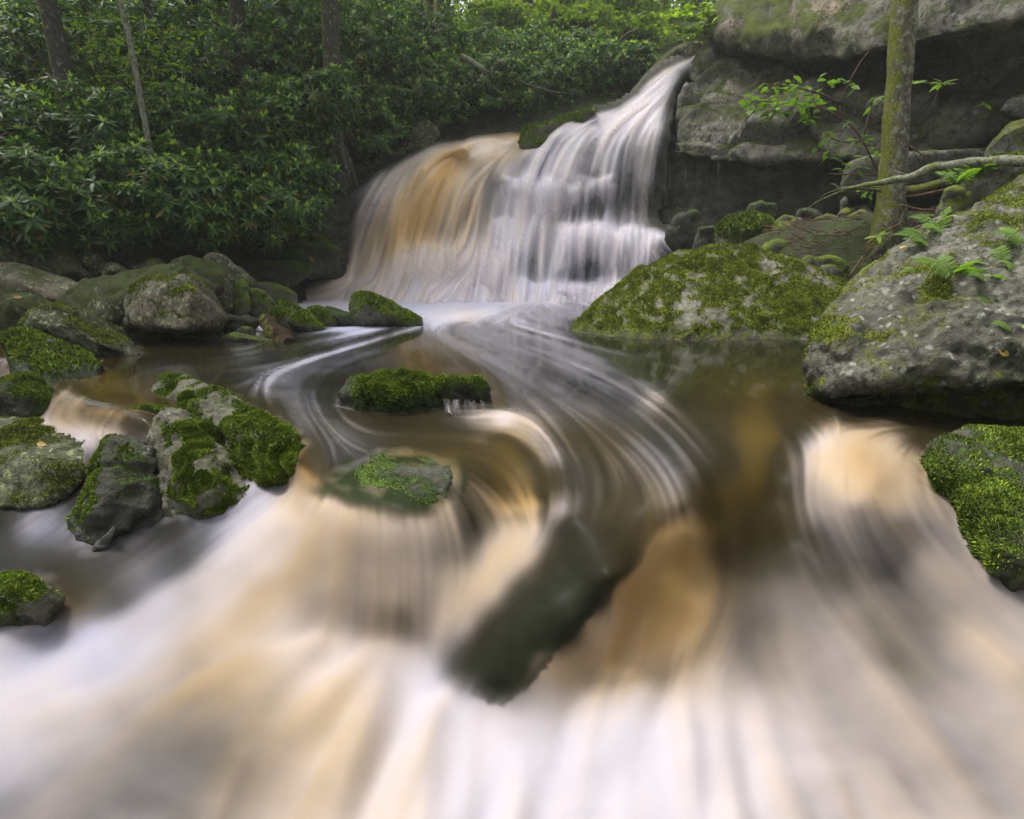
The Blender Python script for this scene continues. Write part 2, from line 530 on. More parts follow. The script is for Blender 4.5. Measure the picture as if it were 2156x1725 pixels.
H += [(px, 1600, z) for px, z in ((-500, -.54), (0, -.53), (250, -.5), (500, -.44), (700, -.44), (900, -.47), (1150, -.46), (1400, -.45), (1700, -.46), (2000, -.47), (2600, -.5))]
H += [(px, py, -.52) for py in (1750, 2000, 2300) for px in (-700, 0, 600, 1200, 1800, 2800)]

FO = {  # py: (px, foam, tint) across the picture
 612: [(-600, .0, .4), (300, .05, .4), (560, .5, .2), (620, .9, .25), (700, .95, .3), (850, .95, .2), (1050, .9, .1), (1250, .8, 0), (1500, .1, 0), (2500, .0, 0)],
 645: [(-600, .0, .4), (200, .0, .5), (470, .6, 0), (560, .75, 0), (620, .95, .1), (720, 1, .05), (820, 1, .05), (900, .97, 0), (1000, .92, 0), (1100, .8, 0), (1200, .55, 0), (1290, .2, 0), (1500, .02, .2), (2400, .0, .3)],
 668: [(430, .5, 0), (500, .75, -.2), (580, .6, -.2), (700, .88, -.1), (820, .85, -.1), (900, .85, 0), (990, .82, .3), (1080, .66, -.1), (1180, .4, 0), (1260, .15, 0)],
 692: [(300, .02, .8), (450, .1, .6), (545, .95, -.1), (570, .5, 0), (640, .3, 0), (720, .88, -.2), (800, .78, -.2), (900, .65, -.2), (1000, .62, -.1), (1100, .52, 0), (1200, .35, 0)],
 715: [(-300, .02, .8), (50, .03, .9), (330, .03, .8), (450, .04, .8), (560, .08, .6), (650, .35, -.1), (740, .7, -.2), (820, .25, .2), (880, .1, .5), (960, .42, 0), (1060, .5, -.1), (1160, .4, -.1), (1230, .25, 0), (1400, .06, .3), (1600, .03, .3), (1720, .02, .3), (2400, .02, .3)],
 740: [(20, .1, .9), (250, .05, .9), (350, .05, .7), (450, .12, .5), (520, .42, -.1), (600, .25, .2), (700, .5, -.2), (780, .44, -.2), (850, .12, .5), (930, .25, .3), (1020, .48, -.1), (1120, .48, -.1), (1220, .38, -.1), (1320, .22, 0), (1450, .2, 0), (1600, .12, .2), (1700, .14, .1)],
 770: [(20, .7, .5), (150, .04, 1.0), (250, .06, .9), (350, .3, .1), (450, .12, .5), (550, .35, .1), (640, .44, -.2), (720, .46, -.2), (800, .36, 0), (880, .08, .6), (960, .15, .4), (1050, .4, 0), (1150, .48, -.1), (1250, .38, -.1), (1350, .2, 0), (1450, .1, .2), (1600, .04, .5), (1720, .03, .6)],
 800: [(15, .8, .45), (110, .15, 1.1), (180, .06, 1.3), (260, .1, 1.2), (350, .25, .5), (450, .15, .4), (550, .45, -.1), (620, .46, -.2), (690, .3, 0), (760, .04, .8), (900, .03, .8), (1000, .05, .6), (1100, .3, .1), (1200, .43, 0), (1300, .3, 0), (1400, .15, .1), (1500, .06, .8), (1600, .05, 1.1), (1700, .03, .6)],
 840: [(15, .6, .3), (110, .5, .8), (150, .55, .8), (200, .2, 1.2), (300, .1, 1.2), (460, .12, .8), (560, .28, .3), (640, .42, -.1), (700, .28, .1), (1060, .1, .7), (1150, .28, .2), (1250, .43, 0), (1330, .35, .1), (1380, .52, .4), (1440, .12, .4), (1550, .05, 1.0), (1690, .08, .9)],
 880: [(10, .75, .1), (60, .8, .1), (125, .75, .6), (190, .75, .7), (250, .55, .8), (330, .1, 1.0), (560, .1, .8), (640, .42, 0), (700, .35, .1), (760, .22, .4), (850, .06, .4), (950, .25, .3), (1000, .55, .3), (1060, .88, .2), (1120, .7, .4), (1200, .32, .3), (1300, .28, .2), (1380, .42, .3), (1450, .18, .5), (1550, .05, 1.1), (1650, .04, .9), (1700, .12, .8), (1800, .04, .6), (2100, .02, .4)],
 920: [(40, .6, .1), (120, .85, .2), (180, .9, .15), (240, .75, .3), (290, .5, .3), (640, .3, .4), (720, .38, 0), (800, .2, .3), (900, .12, .8), (980, .22, .8), (1060, .28, 1.0), (1130, .6, .4), (1200, .3, .6), (1300, .28, .4), (1400, .38, .1), (1480, .18, .4), (1560, .12, 1.2), (1640, .08, 1.1), (1695, .45, .2), (1740, .85, .35), (1800, .82, .7), (1870, .62, .7), (1930, .2, .7), (1970, .05, .8), (2150, .03, .8)],
 960: [(230, .3, .4), (300, .45, .4), (340, .2, .6), (640, .22, 1.0), (700, .3, 0), (760, .28, 0), (850, .12, .9), (950, .1, 1.1), (1040, .2, 1.1), (1110, .22, 1.0), (1170, .55, .25), (1250, .25, .5), (1340, .38, .1), (1430, .42, .15), (1520, .14, .6), (1600, .1, 1.2), (1670, .3, .4), (1710, .82, .4), (1800, .88, .85), (1880, .84, .8), (1940, .5, .7), (1975, .12, .6)],
 1010: [(300, .12, .8), (345, .05, .6), (540, .6, -.1), (590, .6, 0), (625, .6, .6), (660, .45, .9), (720, .1, .5), (850, .08, .8), (950, .4, .6), (1030, .35, 1.0), (1100, .3, 1.15), (1160, .15, .8), (1220, .35, .2), (1340, .28, .3), (1430, .5, .2), (1500, .2, .9), (1600, .1, 1.2), (1675, .35, .35), (1715, .85, .45), (1780, .9, .65), (1850, .88, .9), (1930, .75, .7), (1985, .35, .5)],
 1060: [(0, .03, .2), (200, .05, .3), (330, .04, .3), (420, .4, -.2), (480, .5, -.2), (545, .7, -.2), (600, .7, .3), (650, .75, .5), (700, .65, .4), (780, .45, .5), (850, .3, .5), (920, .6, .5), (990, .5, .5), (1060, .5, 1.0), (1125, .5, .9), (1180, .65, .3), (1250, .3, .4), (1340, .22, .6), (1420, .48, .4), (1490, .32, 1.1), (1570, .12, 1.1), (1650, .18, .7), (1710, .75, .35), (1800, .88, .5), (1900, .85, .65), (1990, .6, .45)],
 1110: [(0, .15, 0), (60, .6, -.2), (130, .6, -.2), (200, .3, 0), (300, .3, -.1), (420, .45, -.2), (510, .8, -.1), (590, .9, .25), (670, .9, .45), (750, .85, .42), (830, .8, .42), (900, .75, .4), (980, .45, .35), (1060, .65, .5), (1130, .75, .45), (1190, .25, .3), (1290, .15, .5), (1390, .38, .8), (1470, .5, 1.1), (1550, .16, 1.0), (1630, .12, .8), (1720, .5, .25), (1830, .7, .35), (1950, .65, .35), (2040, .5, .2)],
 1180: [(-300, .1, .2), (0, .25, 0), (100, .2, 0), (200, .3, 0), (290, .5, 0), (390, .5, 0), (480, .85, .05), (570, .92, .35), (650, .88, .5), (730, .84, .42), (810, .8, .42), (890, .72, .4), (970, .5, .35), (1050, .78, .5), (1120, .7, .5), (1180, .15, .3), (1270, .05, .4), (1330, .2, .8), (1375, .5, .95), (1440, .62, 1.15), (1530, .3, .8), (1620, .25, .4), (1740, .4, .2), (1850, .58, .3), (1960, .68, .38), (2060, .62, .35), (2150, .5, .1), (2500, .4, .1)],
 1250: [(-300, .1, .3), (0, .06, .6), (150, .12, .8), (240, .4, .1), (340, .8, .0), (440, .92, .3), (540, .86, .6), (640, .85, .45), (730, .82, .42), (810, .74, .42), (890, .66, .4), (970, .72, .5), (1040, .72, .5), (1100, .25, .3), (1190, .03, .3), (1265, .03, .4), (1295, .45, 1.0), (1325, .62, 1.05), (1410, .68, 1.1), (1500, .5, .85), (1600, .42, .3), (1750, .5, .25), (1900, .62, .38), (2050, .64, .38), (2150, .6, .2)],
 1320: [(-300, .6, 0), (0, .55, 0), (90, .6, 0), (190, .92, -.1), (300, .92, .15), (400, .88, .5), (500, .86, .55), (600, .86, .3), (690, .85, .35), (770, .68, .42), (850, .55, .4), (920, .7, .4), (990, .6, .4), (1045, .15, .3), (1140, .02, .2), (1205, .03, .3), (1235, .5, .6), (1275, .62, .75), (1360, .66, 1.05), (1450, .58, 1.0), (1550, .5, .4), (1700, .56, .32), (1900, .6, .36), (2100, .64, .36)],
 1400: [(-300, .9, 0), (0, .92, -.1), (100, .96, -.1), (200, .95, 0), (300, .85, .3), (400, .7, .5), (500, .76, .5), (600, .88, .3), (700, .93, .3), (800, .88, .15), (900, .8, .1), (965, .35, .1), (1045, .03, .2), (1095, .05, .3), (1125, .5, .5), (1190, .64, .7), (1300, .64, .9), (1400, .62, .8), (1500, .62, .4), (1650, .6, .32), (1850, .6, .34), (2050, .65, .34)],
 1480: [(-300, .9, 0), (0, .95, 0), (120, .9, .1), (250, .72, .3), (380, .6, .42), (500, .62, .5), (620, .76, .5), (720, .88, .38), (820, .92, .15), (920, .92, .05), (1010, .75, .05), (1075, .5, .1), (1150, .72, .2), (1250, .82, .28), (1350, .86, .25), (1450, .8, .2), (1600, .76, .2), (1800, .66, .3), (2000, .64, .32), (2150, .65, .3), (2600, .6, .3)],
 1570: [(-300, .8, 0), (0, .82, -.05), (150, .68, .15), (300, .55, .2), (450, .5, .35), (600, .66, .5), (750, .9, .4), (900, .96, .12), (1050, .92, 0), (1200, .96, 0), (1350, 1, 0), (1500, .96, 0), (1650, .8, .12), (1850, .66, .28), (2050, .64, .28)],
 1680: [(-300, .6, 0), (0, .6, 0), (150, .54, .1), (300, .5, .15), (450, .56, .3), (600, .8, .48), (750, .92, .38), (900, 1, .12), (1100, 1, .02), (1300, 1, 0), (1500, .96, .05), (1700, .8, .18), (1900, .7, .28), (2100, .64, .28), (2600, .6, .3)],
 1900: [(-600, .6, .1), (0, .6, .1), (500, .7, .3), (1000, 1, .05), (1500, .9, .1), (2100, .7, .3), (2800, .6, .3)],
 2300: [(-600, .6, .1), (500, .7, .2), (1200, .9, .1), (2000, .7, .2), (2800, .6, .2)]}

STROKES = [
 [(1000, 640), (900, 660), (800, 680), (700, 700), (600, 720), (450, 740), (300, 770), (180, 800), (120, 840), (90, 900)],
 [(620, 640), (540, 655), (470, 665), (440, 690)], [(560, 660), (545, 700), (560, 720)],
 [(1100, 640), (950, 690), (780, 720), (640, 760), (450, 780), (320, 800), (230, 850), (200, 905)],
 [(860, 690), (760, 730), (640, 775), (600, 800), (610, 850), (660, 910), (700, 970), (680, 1020), (640, 1080), (560, 1150), (430, 1240), (300, 1320), (120, 1430), (-80, 1560)],
 [(830, 740), (720, 770), (650, 800), (660, 850), (720, 910), (800, 950), (830, 930)],
 [(880, 770), (770, 785), (705, 810), (700, 850), (740, 890), (850, 900), (950, 905)],
 [(760, 730), (620, 765), (540, 800), (560, 850), (620, 900), (650, 960)],
 [(300, 740), (200, 745), (60, 740), (10, 770), (0, 820)],
 [(900, 690), (1000, 720), (1100, 770), (1200, 820), (1300, 880), (1380, 950), (1430, 1020), (1450, 1120), (1440, 1220), (1400, 1330), (1330, 1420)],
 [(1000, 690), (1150, 730), (1300, 790), (1400, 850), (1480, 930), (1540, 1020), (1560, 1130), (1540, 1250), (1500, 1360), (1450, 1450)],
 [(1100, 680), (1250, 720), (1400, 760), (1520, 820), (1600, 900), (1630, 1000), (1640, 1100), (1680, 1200), (1750, 1320), (1850, 1450)],
 [(1300, 720), (1450, 735), (1600, 745), (1720, 760)], [(1500, 760), (1650, 820), (1700, 880), (1720, 920)],
 [(920, 720), (1000, 770), (1080, 820), (1150, 880), (1200, 950), (1230, 1020), (1220, 1100), (1150, 1200), (1080, 1300), (1010, 1410), (960, 1500)],
 [(1010, 880), (1080, 870), (1150, 910), (1180, 980), (1190, 1060), (1130, 1150), (1040, 1240), (960, 1340), (900, 1440)],
 [(880, 930), (980, 920), (1070, 940), (1120, 1000), (1140, 1050), (1130, 1110)],
 [(940, 960), (1020, 990), (1080, 1050), (1100, 1100)], [(900, 960), (960, 1020), (1000, 1090), (1010, 1170)],
 [(660, 1000), (650, 1060), (600, 1120), (520, 1200), (400, 1300), (250, 1400), (60, 1520)],
 [(690, 1060), (670, 1130), (650, 1220), (630, 1320)], [(740, 1060), (735, 1150), (725, 1250), (720, 1340)], [(800, 1060), (805, 1150), (805, 1250), (800, 1350)],
 [(860, 1060), (875, 1150), (880, 1250), (875, 1350)], [(910, 1060), (940, 1150), (945, 1250), (920, 1350)],
 [(1290, 1100), (1240, 1180), (1170, 1280), (1090, 1380), (1030, 1470)],
 [(1310, 1220), (1300, 1300), (1270, 1380), (1250, 1450)], [(1220, 1310), (1190, 1380), (1160, 1450)], [(1400, 1200), (1390, 1300), (1370, 1420)],
 [(1700, 890), (1760, 920), (1720, 980), (1720, 1060), (1770, 1160), (1850, 1280), (1980, 1420), (2150, 1580)],
 [(1850, 930), (1820, 1000), (1850, 1080), (1930, 1180), (2050, 1290), (2200, 1420)], [(1950, 930), (1930, 1010), (1980, 1110), (2080, 1220), (2200, 1320)],
 [(2150, 890), (1950, 900), (1800, 905)],
 [(640, 1340), (560, 1370), (420, 1430), (280, 1520), (120, 1640), (0, 1740)], [(740, 1380), (680, 1430), (600, 1520), (520, 1640), (460, 1780)],
 [(860, 1400), (860, 1480), (800, 1600), (740, 1750)], [(1000, 1480), (1010, 1560), (980, 1680), (960, 1800)], [(1250, 1460), (1220, 1560), (1200, 1680), (1200, 1800)],
 [(1450, 1460), (1470, 1560), (1480, 1680), (1490, 1800)], [(1600, 1250), (1620, 1400), (1700, 1560), (1780, 1720), (1830, 1850)],
 [(1750, 1330), (1850, 1480), (1980, 1640), (2100, 1800)], [(1950, 1300), (2080, 1440), (2250, 1600)],
 [(0, 880), (80, 890), (180, 920), (280, 940), (330, 980), (340, 1060)], [(200, 940), (170, 1000), (120, 1080), (60, 1130), (-40, 1170)],
 [(340, 1090), (260, 1150), (180, 1200), (60, 1215), (-60, 1240)], [(560, 1020), (480, 1080), (380, 1140), (280, 1200), (200, 1260), (60, 1330)],
 [(470, 1170), (340, 1250), (200, 1340), (0, 1440)], [(300, 1350), (160, 1430), (0, 1530)],
]

def foam_points(FO, pyscale=1.0):
    pts, vals = [], []
    for py, row in FO.items():
        for px, f, t in row:
            pts.append((px, py)); vals.append((f, t))
    return pts, vals

def poly_sd(poly, X, Y):
    """Signed distance to a polygon, positive inside."""
    p = np.array(poly, float)
    inside = np.zeros(X.shape, bool)
    best = np.full(X.shape, 1e9)
    for (x0, y0), (x1, y1) in zip(p, np.roll(p, -1, 0)):
        dx, dy = x1 - x0, y1 - y0
        t = np.clip(((X - x0) * dx + (Y - y0) * dy) / (dx * dx + dy * dy + 1e-9), 0, 1)
        best = np.minimum(best, np.hypot(X - x0 - t * dx, Y - y0 - t * dy))
        c = ((y0 > Y) != (y1 > Y)) & (X < dx * (Y - y0) / (dy + 1e-12) + x0)
        inside ^= c
    return np.where(inside, best, -best)

px = np.arange(-760, 2920, 4.5)
py = [604.0]
while py[-1] < 2400: py.append(py[-1] + np.interp(py[-1], [604, 700, 1000, 1700, 1900], [2.4, 2.6, 4.0, 4.2, 11.0]))
py = np.array(py)
PXg, PYg = np.meshgrid(px, py)
q = np.stack([PXg.ravel(), PYg.ravel()], 1)
Hn = np.array(H, float)
fit = rbf_fit(Hn[:, :2], Hn[:, 2], c=14, lam=.02)
Z = rbf_eval(fit, q)[:, 0].reshape(PXg.shape)
Z[PYg < 700] *= sstep(640, 700, PYg[PYg < 700])
S = slope(PYg)
Y = (CAM_H - Z) / S
Y = np.minimum.accumulate(Y, axis=0)
for _ in range(6):
    Y[3:-3] = blur(Y, 1)[3:-3]
a = (PXg - 1078) / F
bb = (862 - PYg) / F
Kd = Y / (CP + bb * SP)
fp, fv = foam_points(FO)
# the distances between rows are small in the far pool: stretch the far rows for the interpolation
def warp(p):
    p = np.array(p, float)
    y = p[:, 1]
    p[:, 1] = np.where(y < 800, 800 - (800 - y) * 2.2, y)
    return p
ff = rbf_eval(rbf_fit(warp(fp), fv, c=18, lam=.05), warp(q))
foam = ff[:, 0].reshape(PXg.shape)
tint = np.clip(ff[:, 1], -.5, 1.3).reshape(PXg.shape)
pool = 1 - sstep(800, 900, PYg)
foam = foam * (1 - .17 * pool * (1 - sstep(.6, .9, foam))); tint = np.where(foam > .12, tint - .18 * pool, tint)
foam = foam + .28 * sstep(.6, 1.0, tint) * sstep(.3, .55, foam)
vel = flow_field(STROKES, PXg[::4, ::4], PYg[::4, ::4], 55.0)
vel = np.stack([upsample(vel[..., k], PXg.shape) for k in (0, 1)], -1)
gv = vel / np.stack([np.full_like(PXg, 4.5), np.gradient(PYg, axis=0)], -1)     # in grid cells
gv /= np.linalg.norm(gv, axis=2)[..., None] + 1e-9
s1 = streaks(gv, 2.0, 64, 11)
s2 = streaks(gv, 4.0, 60, 12)
s3 = streaks(gv, 10.0, 60, 13)
s4 = blur(streaks(gv, 24.0, 50, 14), 10); s4 /= s4.std()
s5 = blur(streaks(gv, 14.0, 70, 15), 4); s5 /= s5.std()
near = sstep(900, 1250, PYg)
s2n = blur(s2, 8); s3n = blur(s3, 20)
s2 = s2 * (1 - near) + s2n / (s2n.std() + 1e-9) * near * .8
s3 = s3 * (1 - near) + s3n / (s3n.std() + 1e-9) * near
st = (s1 * (.85 - .80 * near) + s2 * (.38 - .08 * near) + s3 * (.12 + .45 * near))
# broken, drifting patches in the pool; billows in the rapids
pool_n = fbm(np.stack([(PXg + 40 * s3).ravel() * .011, (PYg).ravel() * .03, 0 * q[:, 0] + 3], 1), 4).reshape(PXg.shape)
foam = foam + .36 * pool * (.5 * pool_n + .22 * s5) * sstep(.08, .35, foam) * (1 - sstep(.8, 1.0, foam))
billow = (.24 * s4 + .10 * s5) * (1 - .6 * sstep(1380, 1540, PYg)) + .6 * fbm(np.stack([PXg.ravel() * .005, PYg.ravel() * .007, 0 * q[:, 0] + 8], 1), 2).reshape(PXg.shape)
def spot(x, y, rx, ry):
    return np.exp(-((PXg - x) / rx) ** 4 - ((PYg - y) / ry) ** 4)
fall_m = np.clip(spot(790, 1200, 190, 150) + spot(1360, 1310, 170, 150) + spot(185, 865, 95, 60) + spot(1040, 1040, 110, 90), 0, 1)
low = 1 - .65 * sstep(1380, 1540, PYg)
foam_s = foam + (st * low * (.075 - .02 * near) + fall_m * (s1 * .015 + s2 * .05)) * (np.clip(foam, 0, 1) * (1.15 - np.clip(foam, 0, 1)) * 3.6 + .12)
# fine bright threads in the pool
thread = np.clip(s1 - .9, 0, 2) * .06 * (1 - near) * sstep(.1, .4, foam)
foam_s = np.clip(foam_s, 0, 1)
# a slab lies just under the film here: no bubbles over it, and its right edge is ragged where the veil breaks off
slab = poly_sd([(1240, 1120), (1292, 1180), (1312, 1215), (1270, 1268), (1228, 1312), (1178, 1372), (1135, 1432), (1062, 1500), (990, 1470), (950, 1420), (1040, 1310), (1120, 1215), (1190, 1130)], PXg, PYg)
rag = slab + 9 * fbm(np.stack([PXg.ravel() * .045, PYg.ravel() * .045, 0 * q[:, 0]], 1), 3).reshape(PXg.shape) + 2.5 * s1
side = sstep(-60, 60, (PXg - 1150) * .78 + (PYg - 1300) * .62)            # right of the slab's axis
slab_m = sstep(-6, 8, rag) * side + sstep(-45, 40, slab) * (1 - side)
brink_m = sstep(-18, 22, poly_sd([(668, 1040), (740, 975), (840, 945), (960, 965), (985, 1005), (940, 1050), (905, 1085), (840, 1080), (740, 1062)], PXg, PYg) + 6 * s2)
t_ = ((PXg - 1262) * -.58 + (PYg - 1130) * .81) / 420
slab_m = slab_m * (.25 + .75 * sstep(.0, .4, t_)) * (1 - .55 * sstep(.75, 1.05, t_)) * (.82 + .13 * s2n / (s2n.std() + 1e-9) + .06 * s1)
slab_m = np.clip(slab_m, 0, 1)
foam_s = foam_s * (1 - slab_m) * (1 - .6 * brink_m)
foam_s = np.interp(foam_s, [0, .13, .32, .5, .65, .75, .9, 1], [0, 0, .05, .23, .52, .74, .95, 1])
tint_s = np.clip(tint + .05 * s2 * near + .06 * s3, -.5, 1.3)
relief = (.002 + .010 * near) * s3 * np.clip(foam, 0, 1) + .001 * s2
relief = blur(relief, 2) + .024 * near * billow * sstep(.25, .6, foam)
X = a * Kd
Zw = CAM_H + (bb * CP - SP) * Kd + relief * sstep(660, 760, PYg)
verts = np.stack([X, Y, Zw], -1).reshape(-1, 3)
me = np_mesh('stream_water', verts, grid_quads(*PXg.shape))
puff = ((.20 * s4 + .20 * s5) * low + .55 * fbm(np.stack([PXg.ravel() * .006, PYg.ravel() * .009, 0 * q[:, 0]], 1), 3).reshape(PXg.shape)) * (1 - .6 * sstep(.8, 1.0, foam))
foam_s = np.clip(foam_s + .22 * near * puff * sstep(.2, .6, foam), 0, 1)
attr(me, 'foam', foam_s.ravel())
attr(me, 'chop', (.07 + .33 * sstep(820, 940, PYg)).ravel())
attr(me, 'foam_colour', np.clip(foam_rgb(tint_s) * (1 + 1.1 * (1 - sstep(640, 790, PYg)))[..., None], 0, .85).reshape(-1, 3))     # lightened towards the fall to make up for dimmer light; foam also densest there
cl = clear_rgb(np.clip(tint, 0, 1.3)) * (1 - slab_m[..., None] * .8) * (1 - brink_m[..., None] * .8)
cl = cl + slab_m[..., None] * np.array((.010, .012, .007)) * (1 + .5 * fbm(np.stack([PXg.ravel() * .03, PYg.ravel() * .03, 0 * q[:, 0]], 1), 4).reshape(PXg.shape))[..., None] + brink_m[..., None] * np.array((.012, .020, .007))
attr(me, 'clear_colour', np.clip(cl, .004, 1).reshape(-1, 3))
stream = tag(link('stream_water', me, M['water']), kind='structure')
WATER = (verts, foam_s.ravel())

def water_Y(px_, py_, dy=0.0):
    """Distance up the stream of the water surface at a photo pixel."""
    i = int(np.argmin(np.abs(py - py_))); j = int(np.argmin(np.abs(px - px_)))
    return float(Y[i, j]) + dy

# ------------------------------------------------------------------ the waterfall
poly = [(1462, 108), (1490, 92), (1514, 88), (1502, 106), (1466, 132), (1436, 152), (1420, 185), (1411, 225), (1405, 265), (1398, 330), (1390, 400), (1378, 470), (1420, 490), (1440, 505), (1444, 545), (1405, 560), (1370, 590), (1300, 652), (1180, 664), (1000, 668), (800, 664), (640, 658), (585, 616), (640, 592), (690, 568), (704, 500), (716, 440), (738, 398), (790, 362), (850, 326), (905, 302), (975, 292), (985, 282), (1070, 272), (1108, 276), (1110, 300), (1128, 298), (1165, 268), (1200, 246), (1245, 232), (1300, 222), (1340, 196), (1362, 168), (1395, 140), (1430, 122)]
DEP = [(1510, 88, 12.2), (1470, 110, 11.9), (1430, 130, 11.6), (1380, 160, 11.3), (1340, 200, 11.1), (1400, 180, 11.1), (1260, 228, 10.9), (1390, 230, 10.8), (1200, 250, 10.6), (1400, 262, 10.4), (1330, 255, 10.5), (1240, 262, 10.45), (1170, 285, 10.35),
       (1400, 330, 10.25), (1330, 330, 10.2), (1250, 330, 10.15), (1160, 340, 10.1), (1390, 450, 10.1), (1330, 440, 10.1), (1250, 380, 10.05), (1160, 380, 9.95), (1250, 450, 10.0), (1100, 380, 9.9), (1110, 360, 10.1), (1210, 378, 9.9), (1270, 382, 9.9), (1160, 450, 9.75),
       (1190, 470, 9.7), (1240, 462, 9.75), (1320, 480, 9.7), (1370, 485, 9.7), (1200, 492, 9.35), (1260, 488, 9.3), (1330, 498, 9.35), (1400, 500, 9.6), (1430, 515, 9.6), (1440, 545, 9.4), (1390, 545, 9.2), (1200, 560, 9.15), (1270, 560, 9.1), (1330, 560, 9.1), (1200, 600, 9.0), (1270, 595, 9.0), (1340, 600, 8.9), (1130, 590, 8.9), (1300, 646, 8.5), (1200, 646, 8.6), (1100, 646, 8.6), (1160, 610, 8.7),
       (1100, 310, 10.6), (1050, 285, 11.6), (980, 290, 11.6), (1100, 275, 11.8), (1040, 305, 10.7), (980, 300, 10.7), (920, 304, 10.7), (1050, 340, 10.3), (960, 335, 10.4), (880, 322, 10.62), (930, 330, 10.5), (870, 345, 10.35), (900, 360, 10.1), (800, 370, 10.2), (740, 400, 10.2), (800, 420, 9.9), (900, 420, 9.9), (1000, 400, 10.0), (1060, 400, 10.0), (1070, 380, 9.9),
       (730, 480, 10.0), (800, 500, 9.75), (900, 500, 9.75), (1000, 480, 9.75), (1060, 480, 9.6), (720, 550, 9.9), (800, 540, 9.6), (860, 520, 9.5), (950, 520, 9.4), (1040, 530, 9.3), (850, 570, 9.2), (950, 570, 9.1), (1060, 580, 9.0), (700, 590, 9.5), (620, 600, 9.6), (600, 646, 8.8), (760, 610, 9.1), (860, 620, 8.8), (760, 646, 8.6), (900, 646, 8.5), (1000, 620, 8.7), (1000, 646, 8.5), (640, 620, 9.2)]
FW = {90: [(1500, .5, 0), (1420, .6, .2)], 112: [(1440, .75, .6), (1470, .7, .2), (1500, .35, -.2)], 135: [(1400, .85, .4), (1430, .75, 0), (1455, .4, -.2)], 165: [(1365, .9, .1), (1400, .8, 0), (1425, .45, -.1)], 200: [(1335, .95, 0), (1375, .95, 0), (1410, .4, 0)], 230: [(1250, .95, 0), (1310, 1, 0), (1370, .95, 0), (1405, .35, 0)],
      262: [(1170, .9, 0), (1230, .97, 0), (1300, .96, 0), (1360, .92, 0), (1400, .4, 0)], 282: [(990, .75, .45), (1050, .85, .6), (1100, .7, .7), (1150, .85, .05), (1210, .95, 0), (1280, .9, 0), (1350, .85, 0), (1398, .3, 0)],
      305: [(890, .6, .2), (930, .9, .3), (1000, .9, .35), (1060, .8, .4), (1100, .5, .4), (1140, .85, 0), (1200, .9, 0), (1260, .8, 0), (1330, .75, 0), (1395, .2, 0)],
      330: [(850, .65, .15), (900, .85, .45), (940, .9, .8), (990, .85, .6), (1050, .75, .45), (1090, .4, .2), (1130, .8, 0), (1190, .88, 0), (1260, .7, 0), (1330, .6, 0), (1390, .12, 0)],
      370: [(770, .6, .1), (830, .85, .25), (890, .92, .7), (930, .92, .9), (980, .85, .6), (1030, .65, .3), (1065, .55, 0), (1110, .8, 0), (1170, .78, 0), (1240, .55, 0), (1310, .5, 0), (1360, .55, 0), (1385, .1, 0)],
      410: [(735, .35, 0), (790, .8, .2), (850, .92, .65), (900, .95, .95), (960, .82, .65), (1020, .6, .3), (1060, .7, 0), (1120, .88, 0), (1170, .72, 0), (1220, .3, -.1), (1280, .32, -.1), (1340, .5, 0), (1380, .08, 0)],
      455: [(722, .2, 0), (770, .75, .25), (830, .92, .7), (880, .92, 1.0), (950, .75, .65), (1010, .4, .3), (1050, .65, 0), (1110, .85, .05), (1165, .65, 0), (1220, .22, -.1), (1280, .3, -.1), (1335, .55, .05), (1378, .1, 0)],
      490: [(715, .2, 0), (760, .75, .35), (820, .92, .75), (870, .85, .95), (940, .6, .5), (1000, .35, .2), (1050, .75, 0), (1100, .85, .05), (1150, .6, 0), (1200, .8, -.15), (1260, .75, -.15), (1320, .7, -.1), (1370, .65, -.1), (1420, .5, -.1)],
      520: [(715, .4, .2), (760, .8, .4), (820, .9, .7), (870, .9, .6), (930, .85, .4), (1000, .7, .2), (1060, .85, 0), (1110, .75, 0), (1160, .6, 0), (1200, .6, -.2), (1240, .35, -.2), (1290, .55, -.2), (1335, .7, 0), (1390, .3, -.1), (1430, .3, -.1)],
      555: [(705, .6, .25), (760, .9, .4), (840, .95, .3), (930, .95, .15), (1010, .92, .05), (1070, .8, 0), (1120, .6, -.1), (1170, .5, -.1), (1230, .2, -.2), (1280, .32, -.2), (1330, .6, 0), (1390, .2, -.2), (1435, .15, -.2)],
      595: [(600, .8, .3), (680, .9, .35), (780, .97, .25), (880, .97, .12), (980, .97, .05), (1070, .85, 0), (1130, .55, -.1), (1180, .5, -.2), (1230, .35, -.2), (1290, .65, -.1), (1340, .75, 0), (1380, .4, -.1)],
      635: [(600, .85, .2), (720, .95, .2), (850, 1, .1), (1000, 1, 0), (1120, .95, 0), (1220, .85, 0), (1300, .7, 0)]}
